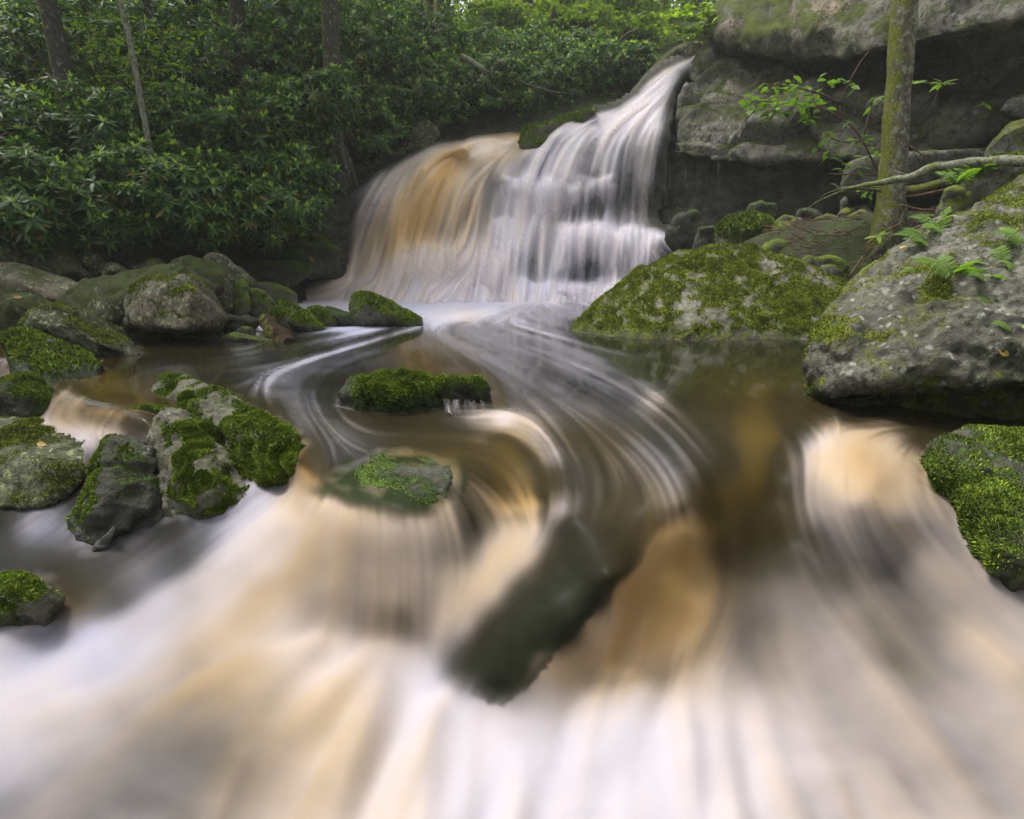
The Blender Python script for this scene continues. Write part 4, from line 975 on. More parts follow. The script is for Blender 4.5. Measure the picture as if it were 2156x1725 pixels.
R('rock', 'thin bare slate shard leaning on the dark pointed rock', 'rock', M['rock_grey'], [sp(5, [(530, 1262), (600, 1150), (685, 1062), (700, 1085), (610, 1210), (560, 1262)], 1.92, .05, below=.03)], .008, 1, .006, .006, .003, moss=-.3, waterline=-.36)
R('boulder', 'mossy boulder cut off by the left edge in the lower corner', 'boulder', M['rock_moss'], [sp(5, [(-150, 1440), (0, 1405), (100, 1398), (220, 1420), (340, 1500), (260, 1600), (0, 1680), (-150, 1700)], 1.68, .25, [(60, 1480, 1.58), (200, 1500, 1.58)], below=.1)], .011, 2, .025, .018, .005, moss=.65, moss_up=.1, tufts=14400, tuft_len=.007, waterline=-.44, freq=3)
# --- in the stream
R('boulder', 'low mossy rock in the middle of the pool with threads of water spilling off', 'boulder', M['rock_dark'], [sp(6, [(300, 560), (340, 500), (430, 475), (580, 462), (700, 480), (760, 520), (750, 640), (560, 668), (400, 650), (310, 625)], 2.62, .25, [(450, 550, 2.5), (620, 560, 2.5)], below=.12), sp(6, [(700, 492), (800, 500), (1000, 505), (1040, 540), (1040, 600), (880, 612), (740, 625)], 2.66, .2, below=.1)], .013, 2, .025, .02, .006, moss=.42, moss_up=.1, tufts=16000, tuft_len=.007, waterline=.01, freq=3)
brink = [(240, 1020, .02), (340, 945, .01), (480, 885, .01), (600, 868, .01), (760, 905, .01), (870, 940, .01), (870, 1010, .0), (820, 1130, .0), (690, 1170, .0), (600, 1120, .0), (330, 1080, .01)]
R('rock', 'green submerged rock at the brink above the middle veil', 'rock', M['rock_dark'], [sp(0, [zp(6, q_[:2]) + (water_Y(*zp(6, q_[:2]), q_[2]),) for q_ in brink], 1.85, .1, [zp(6, q_) + (water_Y(*zp(6, q_), -.016),) for q_ in ((600, 1000), (480, 980), (740, 1020))], below=.12, grow=1.0)], .010, 4, .006, .006, .003, moss=.5, moss_up=.0, tufts=3000, tuft_len=.005, waterline=-.2, freq=3.5, frac=(.2, .003, .002, 1.0))
R('boulder', 'big dome shaped boulder cloaked in moss right of the falls', 'boulder', M['rock_dome'], [
    sp(7, [(-190, 560, 5.45), (-100, 470, 5.6), (0, 390, 5.6), (150, 250, 5.6), (350, 170, 5.6), (560, 130, 5.6), (720, 135, 5.6), (880, 190, 5.55), (1000, 250, 5.5), (1200, 330, 5.4), (1300, 400, 5.3), (1270, 460, 5.1), (1100, 585, 4.85), (900, 605, 4.8), (500, 628, 4.75), (100, 632, 4.8), (-100, 600, 5.2)], 5.4, .9, [(150, 420, 5.1), (500, 330, 5.15), (800, 330, 5.15), (500, 480, 4.9), (900, 480, 4.95), (100, 560, 4.95)], below=.15)],
  .02, 4, .06, .025, .012, moss=.42, moss_up=.42, tufts=110000, tuft_len=.010, waterline=0, speck=.8)
R('boulder', 'huge lichen spotted boulder overhanging the water at the right edge', 'boulder', M['rock_pale'], [
    sp(7, [(1085, 560, 2.85), (1120, 470, 2.95), (1180, 428, 3.05), (1290, 390, 3.2), (1380, 290, 3.2), (1480, 190, 3.3), (1680, 80, 3.4), (1800, -20, 3.45), (2156, -230, 3.6), (2400, -260, 3.55), (2900, 100, 3.1), (2900, 850, 2.4), (2300, 830, 2.28), (2156, 815, 2.3), (1850, 830, 2.38), (1480, 800, 2.45), (1250, 830, 2.55), (1110, 850, 2.68), (1072, 720, 2.75)], 3.0, .8, [(1200, 560, 2.68), (1550, 640, 2.48), (2156, 640, 2.35), (1700, 300, 2.82), (2000, 300, 2.7)], below=.0, grow=1.01),
    sp(7, [(1075, 740, 2.78), (1250, 820, 2.72), (1800, 820, 2.6), (2300, 820, 2.5), (2900, 850, 2.5), (2900, 1030, 2.62), (2300, 1020, 2.62), (1700, 1020, 2.68), (1250, 995, 2.75), (1110, 965, 2.82)], 2.75, .5, below=.15, grow=1.01)],
  .016, 2, .05, .035, .010, moss=.18, moss_up=.25, speck=.5, tufts=48000, tuft_len=.007, waterline=-.02, freq=1.8, frac=(.7, .02, .015, 1.4), moss_fn=lambda c, n: .5 * sstep(.25, -.05, c[:, 2]) + .25 * sstep(.7, 1.0, c[:, 2]))
R('boulder', 'green mossy boulder low at the right edge beside the amber surge', 'boulder', M['rock_dark'], [
    sp(7, [(1620, 1270, 1.9), (1700, 1190, 2.02), (1760, 1110, 2.12), (1850, 1070, 2.2), (2000, 1062, 2.2), (2156, 1070, 2.15), (2500, 1100, 2.1), (2500, 1300, 1.9), (2156, 1320, 1.9), (1850, 1400, 1.85)], 2.0, .25, below=.1, grow=1.0),
    sp(7, [(1780, 1400, 1.86), (1900, 1310, 1.92), (2050, 1265, 1.95), (2156, 1260, 1.95), (2500, 1280, 1.9), (2500, 1600, 1.6), (2300, 1720, 1.55), (2156, 1760, 1.56), (2020, 1660, 1.62), (1870, 1520, 1.75)], 1.8, .25, [(2100, 1450, 1.72)], below=.1, grow=1.0)],
  .012, 2, .025, .018, .006, moss=.45, moss_up=.15, tufts=25600, tuft_len=.007, waterline=-.3, freq=3)

# --- rock around the falls
R('rock_ledge', 'bright mossy ledge splitting the white chute from the brown fall', 'rock ledge', M['rock_moss'], [sp(2, [(1150, 840), (1165, 775), (1280, 760), (1340, 705), (1500, 655), (1560, 650), (1450, 740), (1330, 830), (1220, 880), (1165, 870)], 10.5, .8)], .05, 2, .06, .03, moss=.6, tufts=3000, tuft_len=.03)
R('rock_ledge', 'steep mossy rock wall along the left side of the falls', 'rock ledge', M['rock_moss'], [sp(2, [(-30, 1460), (-10, 1130), (40, 1030), (95, 1000), (105, 1090), (75, 1250), (60, 1460)], 9.95, .5)], .05, 2, .06, .04, moss=.55, tufts=5000, tuft_len=.025)
R('rock_ledge', 'sloping mossy rock above the left shoulder of the brown fall', 'rock ledge', M['rock_moss'], [sp(2, [(60, 1000), (200, 965), (330, 915), (430, 880), (430, 930), (300, 985), (150, 1050), (80, 1070)], 10.75, .6)], .05, 2, .06, .04, moss=.4)
R('boulder', 'brown rock on the bank left of the lip of the brown fall', 'boulder', M['rock_brown'], [sp(2, [(380, 930), (420, 850), (480, 780), (560, 715), (620, 740), (650, 800), (580, 860), (450, 940)], 10.9, .8)], .05, 2, .08, .04, moss=.1)
R('boulder', 'mossy brown boulder left of the top of the white chute', 'boulder', M['rock_brown'], [sp(2, [(1780, 560), (1830, 490), (1900, 420), (1980, 330), (2100, 262), (2170, 250), (2190, 290), (2060, 350), (1990, 430), (1900, 530)], 11.9, 1.0)], .05, 2, .08, .04, moss=.25)
R('rock_ledge', 'dark undercut bank behind the brown upper pool', 'rock ledge', M['rock_dark'], [sp(2, [(300, 900, 11.2), (560, 690, 12.0), (800, 640, 12.8), (1300, 600, 13.2), (1600, 560, 13.2), (1700, 640, 12.6), (1300, 760, 12.9), (800, 800, 12.4), (560, 900, 11.4)], 12.5, 1.2)], .08, 2, .15, .08, moss=.0)
R('rock_ledge', 'dark earthy rock bank between the thicket and the mossy wall of the falls', 'rock ledge', M['rock_dark'], [sp(0, [(530, 520), (590, 450), (660, 400), (715, 390), (725, 470), (705, 565), (560, 565)], 9.5, 1.0, [(640, 480, 9.2)])], .05, 2, .10, .06, moss=.15, strata=.03)
# rock staircase behind the falling water
dd = np.array(DEP, float)
A, B = np.meshgrid(np.arange(560, 1480, 6.0), np.arange(70, 690, 6.0))
qq = np.stack([A.ravel(), B.ravel()], 1)
Yd = rbf_eval(rbf_fit(dd[:, :2], dd[:, 2], c=8, lam=.02), qq)[:, 0].reshape(A.shape) + .16
sdp = poly_sd(poly, A, B)
Yd += .05 * fbm(np.stack([A.ravel() * .02, B.ravel() * .05, 0 * A.ravel()], 1), 4).reshape(A.shape)
Yd += np.clip(-sdp - 18, 0, 200) * .012
a_ = (A - 1078) / F; b_ = (862 - B) / F
k_ = Yd / (CP + b_ * SP)
V = np.stack([a_ * k_, Yd, CAM_H + (b_ * CP - SP) * k_], -1).reshape(-1, 3)
V2 = V.copy(); V2[:, 1] = 14.5; V2[:, 2] = np.minimum(V2[:, 2], 3.9)
nr, nc = A.shape
qf = grid_quads(nr, nc)
keep = (sdp.ravel()[qf].max(1) > -5)
qf = qf[keep]
used, inv = np.unique(qf, return_inverse=True)
me = np_mesh('rock_staircase', V[used] - np.array(fall_org), inv.reshape(-1, 4))
attr(me, 'moss', np.full(len(used), .22)); attr(me, 'wet', np.full(len(used), .35))
sol = link('rock_staircase', me, M['rock_dark'], None, fall_org)
md = sol.modifiers.new('thick', 'SOLIDIFY'); md.thickness = -.6; md.offset = 1
tag(sol, 'dark wet rock steps showing through the veil of the waterfall', 'rock ledge')

# --- cliff on the right
R('cliff_overhang', 'massive mossy grey rock roof jutting out at the top right', 'cliff', M['cliff'], [
    sp(3, [(290, 175, 11.2), (330, 205, 11.2), (480, 290, 10.3), (640, 315, 9.8), (830, 335, 9.2), (940, 358, 8.8), (1100, 352, 8.4), (1250, 315, 8.1), (1380, 292, 7.8), (1510, 262, 7.7), (1800, 180, 7.2), (2156, 105, 6.7), (2700, 20, 6.2), (2700, -500, 6.5), (1500, -600, 9.0), (600, -420, 11.2), (430, -40, 11.3), (350, 90, 11.3)], 9.5, 4.0, [(900, 150, 8.8), (700, 180, 9.4), (1600, 0, 7.6)], below=0, grow=1.0)],
  .055, 1, .12, .05, .015, moss=.10, moss_up=.5, freq=.9, strata=.0, frac=(1.6, .10, .12, 1.0), moss_fn=lambda c, n: .35 * fbm(c * np.array((1.6, 1.6, .5)), 3) + .3 * sstep(4.5, 3.0, c[:, 0]))
R('cliff_block', 'weathered pinkish grey cliff block under the rock roof beside the falls', 'cliff', M['cliff'], [
    sp(3, [(330, 300, 11.0), (250, 380, 10.8), (150, 560, 10.45), (110, 700, 10.3), (95, 905, 10.15), (300, 940, 9.9), (650, 945, 9.5), (870, 925, 9.2), (1200, 920, 8.8), (1100, 600, 9.3), (900, 440, 9.8), (600, 345, 10.4)], 10.0, 2.0, below=0, grow=1.0),
    sp(3, [(850, 560, 9.35), (1100, 930, 8.75), (1300, 905, 8.6), (1480, 885, 8.4), (1700, 835, 8.1), (1900, 780, 7.8), (2060, 690, 7.7), (2100, 600, 8.3), (1800, 585, 8.6), (1400, 590, 9.0)], 8.6, 1.6, below=0),
    sp(3, [(380, 300, 12.2), (900, 330, 12.0), (1500, 250, 11.4), (2156, 80, 10.8), (2700, 0, 10.4), (2700, 700, 10.0), (2156, 720, 10.4), (1500, 620, 11), (900, 500, 11.6)], 11.0, 2.0, below=0)],
  .05, 1, .06, .04, .012, moss=.10, moss_up=.6, freq=1.2, strata=.025, frac=(1.2, .11, .13, 2.0))
R('undercut_cliff', 'dark undercut rock layers below the cliff block', 'cliff', M['rock_dark'], [
    sp(3, [(-60, 880, 11.2), (400, 900, 11.0), (900, 900, 10.3), (1500, 860, 9.4), (2156, 700, 8.6), (2156, 1000, 8.4), (1500, 1260, 9.0), (900, 1300, 9.8), (-60, 1500, 10.6)], 10.3, 2.0, below=.5)],
  .06, 1, .10, .08, .02, moss=-.2, strata=.06, freq=1.3, frac=(.9, .12, .08, 3.0))
R('rock_slab', 'pale slab hanging under the rock roof at the top right edge', 'rock', M['rock_grey'], [sp(3, [(1820, 235), (1850, 195), (2156, 130), (2500, 110), (2500, 270), (2156, 300), (1920, 312), (1840, 285)], 7.5, 1.2, below=0)], .045, 2, .05, .03, moss=-.2)
R('rock_slab', 'grey slab lying at the cliff foot behind the mossy trunk', 'rock', M['rock_grey'], [sp(3, [(1130, 1070), (1160, 965), (1300, 920), (1500, 940), (1700, 890), (1920, 880), (1890, 935), (1600, 1010), (1450, 1045), (1250, 1075)], 7.3, 1.0)], .04, 1, .05, .03, moss=-.05, moss_up=.4)
R('rock', 'grey rock in the notch of the cliff at the right edge', 'rock', M['rock_grey'], [sp(3, [(2040, 640), (2080, 592), (2156, 570), (2400, 560), (2400, 720), (2120, 715)], 7.0, .8, below=0)], .04, 2, .05, .03, moss=-.1)
R('boulder', 'grey boulder above the lichen covered branch at the right edge', 'boulder', M['rock_grey'], [sp(3, [(1965, 860), (2060, 772), (2156, 730), (2400, 720), (2400, 930), (2100, 920), (1980, 900)], 6.4, .9)], .035, 2, .05, .03, moss=.2)
R('rock', 'mossy rock under the lichen covered branch at the right edge', 'rock', M['rock_moss'], [sp(3, [(1830, 1040), (1880, 960), (1990, 930), (2156, 930), (2400, 930), (2400, 1100), (2000, 1110), (1850, 1100)], 5.6, .8)], .03, 2, .05, .03, moss=.4, tufts=4000, tuft_len=.02)
R('rock', 'small grey mossy rock left of the fern below the branch', 'rock', M['rock_grey'], [sp(3, [(1675, 1205), (1700, 1115), (1760, 1098), (1830, 1140), (1840, 1190), (1740, 1240)], 5.5, .4)], .025, 2, .03, .02, moss=.25)
R('boulder', 'bright green mossy mound between the falls and the right bank', 'boulder', M['rock_moss'], [sp(3, [(370, 1420), (380, 1330), (430, 1280), (560, 1250), (660, 1290), (690, 1390), (600, 1470), (460, 1480)], 7.9, .9, [(530, 1340, 7.6)])], .035, 3, .06, .03, moss=.9, tufts=9000, tuft_len=.025)
R('rock', 'rock with a white lichen patch right of the bright mossy mound', 'rock', M['rock_pale'], [sp(3, [(675, 1400), (700, 1310), (760, 1270), (850, 1295), (905, 1400), (830, 1430), (740, 1425)], 7.5, .6, [(780, 1340, 7.3)])], .03, 2, .05, .03, moss=.15)
R('rock', 'dark wet rock at the water left of the bright mossy mound', 'rock', M['rock_dark'], [sp(3, [(235, 1440), (260, 1340), (340, 1330), (385, 1400), (350, 1470)], 8.3, .6)], .035, 2, .05, .03, moss=.1, waterline=.2)
R('rock', 'grey rock under the drips at the right end of the falls', 'rock', M['rock_dark'], [sp(3, [(80, 1350), (140, 1270), (230, 1240), (280, 1330), (240, 1380), (120, 1400)], 8.9, .8)], .04, 2, .06, .04, moss=.0)
R('rock', 'long mossy rock behind the top of the dome shaped boulder', 'rock', M['rock_moss'], [sp(3, [(610, 1500), (700, 1430), (800, 1405), (920, 1430), (970, 1490), (850, 1540), (650, 1560)], 7.0, .7)], .03, 2, .05, .03, moss=.3)
R('rock', 'grey faceted rock on the litter right of the white patched rock', 'rock', M['rock_grey'], [sp(3, [(960, 1470), (980, 1400), (1080, 1368), (1145, 1395), (1140, 1450), (1000, 1485)], 6.8, .5, [(1060, 1410, 6.65)])], .025, 1, .03, .02, moss=.1)
R('rock', 'little grey stone on the slope above the faceted rock', 'rock', M['rock_grey'], [sp(3, [(895, 1385), (920, 1345), (975, 1335), (990, 1370), (980, 1400), (910, 1400)], 7.2, .3)], .025, 1, .03, .02, moss=.0)
R('rock', 'slanted dark rock on the slope below the tangle of sticks', 'rock', M['rock_grey'], [sp(3, [(1085, 1250), (1230, 1195), (1250, 1250), (1160, 1330), (1095, 1320)], 7.4, .5)], .03, 2, .04, .03, moss=.1)
R('rock', 'mossy upright rock at the foot of the mossy trunk', 'rock', M['rock_moss'], [sp(3, [(1120, 1540), (1140, 1430), (1200, 1390), (1260, 1420), (1270, 1540), (1200, 1580)], 6.5, .5)], .025, 2, .04, .03, moss=.35)
R('rock_slab', 'flat grey stone below the mossy trunk', 'rock', M['rock_grey'], [sp(3, [(1265, 1495), (1310, 1450), (1440, 1485), (1450, 1525), (1330, 1530)], 6.0, .4)], .022, 1, .02, .02, moss=.1)
R('rock', 'lichened grey stone right of the flat stone below the trunk', 'rock', M['rock_grey'], [sp(3, [(1340, 1430), (1400, 1370), (1540, 1370), (1560, 1420), (1450, 1470), (1360, 1470)], 6.0, .4)], .022, 2, .03, .02, moss=.15)
R('boulder', 'mossy sloping boulder tucked behind the huge boulder', 'boulder', M['rock_grey'], [sp(3, [(1120, 1690), (1200, 1610), (1300, 1545), (1420, 1515), (1480, 1540), (1400, 1640), (1300, 1730), (1150, 1730)], 4.9, .6)], .025, 2, .04, .03, moss=.3)
R('rock', 'low mossy rock between the dome shaped boulder and the bank', 'rock', M['rock_moss'], [sp(3, [(850, 1600), (900, 1530), (1050, 1510), (1120, 1570), (1100, 1650), (950, 1680)], 6.0, .6)], .028, 2, .04, .03, moss=.45)

for zx, zy, w_, h_, yy, mt_, mo_, lab in [
    (760, 1470, 70, 30, 7.1, 'rock_grey', .2, 'small grey stone behind the crest of the dome shaped boulder'), (1000, 1300, 80, 45, 7.4, 'rock_moss', .3, 'mossy stone half buried in the litter above the faceted rock'), (900, 1260, 70, 35, 7.9, 'rock_dark', .1, 'dark stone in front of the undercut cliff'),
    (1190, 1270, 60, 40, 7.0, 'rock_grey', .15, 'grey stone left of the trunk foot'), (620, 1220, 110, 40, 8.7, 'rock_dark', .25, 'long dark stone behind the bright mossy mound'), (1180, 1180, 80, 45, 7.7, 'rock_grey', .1, 'grey stone under the twigs of the lichen crusted branch'),
    (1080, 1480, 70, 40, 6.5, 'rock_moss', .4, 'mossy stone right of the faceted rock'), (1520, 1480, 80, 45, 5.5, 'rock_moss', .3, 'mossy stone at the back of the huge boulder'), (1600, 1290, 60, 35, 5.7, 'rock_grey', .2, 'grey stone right of the trunk foot'), (820, 1560, 80, 40, 6.4, 'rock_moss', .3, 'mossy stone close behind the dome shaped boulder'),
    (1010, 1580, 60, 35, 5.9, 'rock_grey', .15, 'grey stone in the hollow between dome and bank'), (1330, 1580, 70, 40, 5.4, 'rock_grey', .25, 'grey stone above the sloping boulder'), (480, 1500, 90, 35, 7.4, 'rock_moss', .4, 'mossy stone just above the left shoulder of the dome')]:
    r_ = random.Random(zx)
    pts_ = [(zx + w_ * math.cos(t_) * r_.uniform(.75, 1.1), zy + h_ * math.sin(t_) * r_.uniform(.75, 1.1)) for t_ in [k_ * .785 for k_ in range(8)]]
    R('rock', lab, 'rock', M[mt_], [sp(3, pts_, yy, .45, below=.2)], .03, 1, .03, .02, moss=mo_)

# ------------------------------------------------------------------ terrain
TP = [(-.5, 1, -1.0), (0, 2, -1.0), (1, 1, -1.0), (0, 4, -.8), (1, 5, -.8), (-1, 5, -.8), (0, 7.5, -.7), (1.6, 4, -.8), (-1, 3, -.9), (-1.8, 2, -.9), (1.6, 1.6, -1.0), (-1.5, 7.5, -.5), (-2, 4, -.7), (-2.4, 3, -.7), (0, -2, -1.2), (-2, -1, -1.0), (2, -1, -1.0), (1, 8.5, -.5), (2.1, 7.2, -.3), (-1, 9.2, -.3),
      (-3.6, 3.4, -.25), (-3.6, 4.6, -.1), (-3.0, 5.2, -.15), (-2.2, 6.0, -.2), (-1.8, 7.0, -.25), (-3.2, 1.5, .0), (-4.5, 0, .3), (-6, 3, .5), (4, 0, .3), (3.4, 2, .1), (6, 2, .9), (4.2, 3.8, .4), (3.2, 4.2, -.1), (2.6, 6, .0), (4.5, -4, .8), (-4.5, -4, .6), (0, -6, -1.3),
      (-4, 6.4, .25), (-5.2, 7, .7), (-2.6, 7.6, -.25), (-3.4, 8.2, .4), (-2.6, 8.6, -.2), (-2.3, 9.4, -.3), (-2.8, 9.6, -.2), (-2.9, 10.2, .6), (-3.6, 9.0, .6), (-3.35, 9.6, .9), (-1.8, 10.2, 0), (-7, 8, 1.5), (-4.4, 9.4, 1.6), (-3.2, 10.7, 2.3), (-6, 11, 3.0), (-3.5, 11.5, 3.0), (-1.6, 11.2, 2.3), (0, 12.2, 2.5), (1.5, 12.6, 2.9), (3, 12.5, 3.6), (-1, 13.5, 3.4), (1, 14, 3.9), (3, 14, 4.2), (-5, 14, 4.4), (-9, 12, 4.2), (-10, 5, 1.6), 
      (3.85, 6.25, .9), (3.0, 6.6, .55), (2.6, 7.5, .6), (3.0, 8.4, .6), (4.6, 7.5, 1.0), (3.5, 9.8, .8), (5, 9.5, 1.0), (6.5, 9, 1.3), (2.5, 10, .6), (2.4, 9.2, .2), (4, 11, 1.2), (6, 11, 1.5), (5.5, 6, 1.3), (3.6, 5.4, .35), (4.6, 5, .75), (7, 7, 2.0), (5, 8.5, 1.0), (6, 12.5, 2.5), (8, 11, 3.8), (9, 6, 2.6), (10, 2, 2.0), (10, -4, 1.8), (-10, -4, 1.2), (7, 15, 6.5), (11, 13, 7), (-10, 18, 6.2), (0, 18, 5.4), (10, 18, 8.0)]
for x in (-40, -20, 0, 20, 40):
    TP += [(x, 26, 8.6), (x, 40, 14.0), (x, 70, 24), (x, 110, 36)]
for s in (-1, 1):
    TP += [(s * 30, 0, 7.0), (s * 30, 12, 8.5), (s * 60, 0, 16), (s * 60, 40, 22), (s * 30, -25, 7), (s * 18, 2, 3.6)]
TP += [(0, -25, -2.0), (0, -60, -3), (60, -60, 10), (-60, -60, 10)]
TPn = np.array(TP, float)
tfit = rbf_fit(TPn[:, :2], TPn[:, 2], c=.5, lam=.02)

def ground_z(x, y):
    return float(rbf_eval(tfit, np.array([[x, y]], float))[0, 0])

ux = np.concatenate([np.linspace(-60, -12, 26)[:-1], np.linspace(-12, 12, 190), np.linspace(12, 60, 26)[1:]])
uy = np.concatenate([np.linspace(-40, -3, 14)[:-1], np.linspace(-3, 16, 150), np.linspace(16, 62, 40)[1:]])
A, B = np.meshgrid(ux, uy)
qq = np.stack([A.ravel(), B.ravel()], 1)
Zt = rbf_eval(tfit, qq)[:, 0]
p3 = np.column_stack([qq, Zt * 0])
Zt = Zt + .12 * fbm(p3 * .9, 4) + .05 * fbm(p3 * 4, 3)
me = np_mesh('forest_floor', np.column_stack([qq, Zt]), grid_quads(*A.shape))
mt, nt, b = new_mat('forest_floor')
tc = nt.nodes.new('ShaderNodeTexCoord'); v = tc.outputs['Object']
lit = ramp(nt, noise_node(nt, v, 22, 6, .75), [(.3, (.008, .006, .004)), (.5, (.034, .021, .012)), (.72, (.10, .058, .03))])
msk = ramp(nt, noise_node(nt, v, 1.9, 6, .75), [(.40, 0.0), (.52, 1.0)])
mcol = ramp(nt, noise_node(nt, v, 60, 4, .7), [(.3, (.01, .02, .003)), (.7, (.07, .10, .012))])
nt.links.new(mixc(nt, msk, lit, mcol), b.inputs['Base Color'])
b.inputs['Roughness'].default_value = .9
bp = nt.nodes.new('ShaderNodeBump'); bp.inputs['Distance'].default_value = .05
nt.links.new(noise_node(nt, v, 30, 6, .8), bp.inputs['Height']); nt.links.new(bp.outputs[0], b.inputs['Normal'])
tag(link('forest_floor', me, mt), kind='structure')

# ------------------------------------------------------------------ plant materials
def leaf_mat(name, dark, light, young, gloss=.32, trans=.35, yellow=True):
    m, nt, b = new_mat(name)
    oi = nt.nodes.new('ShaderNodeObjectInfo')
    va = attr_node(nt, 'var').outputs['Fac']
    yo = attr_node(nt, 'young').outputs['Fac']
    f = math_node(nt, 'FRACT', math_node(nt, 'ADD', oi.outputs['Random'], va))
    c = ramp(nt, f, [(0.0, dark), (.75, light), (1.0, tuple(x * 1.25 for x in light))])
    c = mixc(nt, yo, c, young)
    if yellow:
        c = mixc(nt, ramp(nt, math_node(nt, 'FRACT', math_node(nt, 'MULTIPLY', va, 7.31)), [(.965, 0.0), (.975, 1.0)]), c, (.22, .15, .02))
    nt.links.new(c, b.inputs['Base Color'])
    b.inputs['Roughness'].default_value = gloss
    b.inputs['Specular IOR Level'].default_value = .5
    tr = nt.nodes.new('ShaderNodeBsdfTranslucent')
    nt.links.new(mixc(nt, 1.0, c, (1.3, 1.5, .6), 'MULTIPLY'), tr.inputs['Color'])
    mx = nt.nodes.new('ShaderNodeMixShader'); mx.inputs[0].default_value = trans
    nt.links.new(b.outputs[0], mx.inputs[1]); nt.links.new(tr.outputs[0], mx.inputs[2])
    nt.links.new(mx.outputs[0], nt.nodes['Material Output'].inputs['Surface'])
    return m
M['rhodo'] = leaf_mat('rhododendron_leaf', (.028, .075, .016), (.078, .16, .030), (.38, .50, .09), gloss=.36, trans=.45)
M['broadleaf'] = leaf_mat('broad_leaf', (.045, .095, .018), (.09, .16, .025), (.15, .24, .03), gloss=.5, trans=.5, yellow=False)
M['canopy'] = leaf_mat('canopy_leaf', (.09, .14, .018), (.19, .26, .03), (.2, .27, .04), gloss=.5, trans=.6, yellow=False)
M['fern'] = leaf_mat('fern_frond', (.08, .15, .02), (.13, .22, .03), (.16, .26, .03), gloss=.55, trans=.5, yellow=False)
M['dry'] = leaf_mat('dry_leaf', (.10, .045, .015), (.20, .09, .03), (.2, .12, .03), gloss=.7, trans=.3, yellow=False)

def bark_mat(name, dark, light, moss=0.0, lichen=.4, scale=1.0):
    m, nt, b = new_mat(name)
    tc = nt.nodes.new('ShaderNodeTexCoord')
    mp = nt.nodes.new('ShaderNodeMapping'); mp.inputs['Scale'].default_value = (1, 1, .35)
    nt.links.new(tc.outputs['Object'], mp.inputs['Vector'])
    v = mp.outputs[0]
    n1 = noise_node(nt, v, 30 * scale, 6, .7)
    c = ramp(nt, n1, [(.3, dark), (.7, light)])
    l = ramp(nt, noise_node(nt, tc.outputs['Object'], 16 * scale, 5, .7), [(.60 - .1 * lichen, 0.0), (.68 - .1 * lichen, 1.0)])
    c = mixc(nt, math_node(nt, 'MULTIPLY', l, .75), c, (.25, .27, .21))
    if moss:
        ge = nt.nodes.new('ShaderNodeNewGeometry')
        sx = nt.nodes.new('ShaderNodeSeparateXYZ'); nt.links.new(ge.outputs['Normal'], sx.inputs[0])
        mm = math_node(nt, 'ADD', noise_node(nt, tc.outputs['Object'], 9, 6, .75), math_node(nt, 'MULTIPLY_ADD', sx.outputs[0], -.2, .02 * moss))
        mc = ramp(nt, noise_node(nt, tc.outputs['Object'], 90, 3, .7), [(.35, (.02, .03, .005)), (.65, (.2, .22, .03))])
        c = mixc(nt, ramp(nt, mm, [(.6, 0.0), (.68, 1.0)]), c, mc)
    nt.links.new(c, b.inputs['Base Color'])
    b.inputs['Roughness'].default_value = .9
    b.inputs['Specular IOR Level'].default_value = .2
    bp = nt.nodes.new('ShaderNodeBump'); bp.inputs['Distance'].default_value = .02; bp.inputs['Strength'].default_value = .9
    nt.links.new(n1, bp.inputs['Height']); nt.links.new(bp.outputs[0], b.inputs['Normal'])
    return m
M['bark_mossy'] = bark_mat('bark_mossy', (.025, .02, .013), (.17, .14, .10), moss=.9, lichen=1.0)
M['bark_grey'] = bark_mat('bark_grey', (.022, .020, .016), (.085, .075, .06), moss=.8, lichen=.3)
M['bark_dark'] = bark_mat('bark_dark', (.02, .016, .012), (.09, .07, .05), moss=.2, lichen=.0)
M['bark_lichen'] = bark_mat('bark_lichen', (.05, .04, .03), (.20, .18, .13), moss=.4, lichen=1.6, scale=1.6)
M['wood_rotten'] = bark_mat('wood_rotten', (.008, .006, .004), (.05, .030, .016), moss=.2, lichen=-1.0, scale=.8)
M['twig'] = bark_mat('twig', (.05, .03, .02), (.19, .12, .075), lichen=-1.0)

# ------------------------------------------------------------------ leaves
def leaf_geo(length, width, droop, fold=.25, nseg=4, tipw=.0):
    """One lance-shaped leaf along +X, upper face +Z."""
    t = np.linspace(0, 1, nseg + 1)
    w = width * .5 * np.sin(np.pi * np.clip(t * .93 + .07, 0, 1) ** .85)
    w[0] = width * .06
    x = length * t; z = -droop * length * t ** 1.7
    V = []
    for k in range(nseg + 1):
        if k == nseg: V.append((x[k], 0, z[k]))
        else: V += [(x[k], -w[k], z[k] + fold * w[k]), (x[k], 0, z[k]), (x[k], w[k], z[k] + fold * w[k])]
    Q, T = [], []
    for k in range(nseg - 1):
        a0 = k * 3
        Q += [(a0, a0 + 3, a0 + 4, a0 + 1), (a0 + 1, a0 + 4, a0 + 5, a0 + 2)]
    a0 = (nseg - 1) * 3
    T += [(a0, a0 + 3, a0 + 1), (a0 + 1, a0 + 3, a0 + 2)]
    return np.array(V, float), np.array(Q), np.array(T)

def rot(yaw, pitch, roll=0.0):
    return np.array(Euler((roll, -pitch, yaw), 'XYZ').to_matrix())

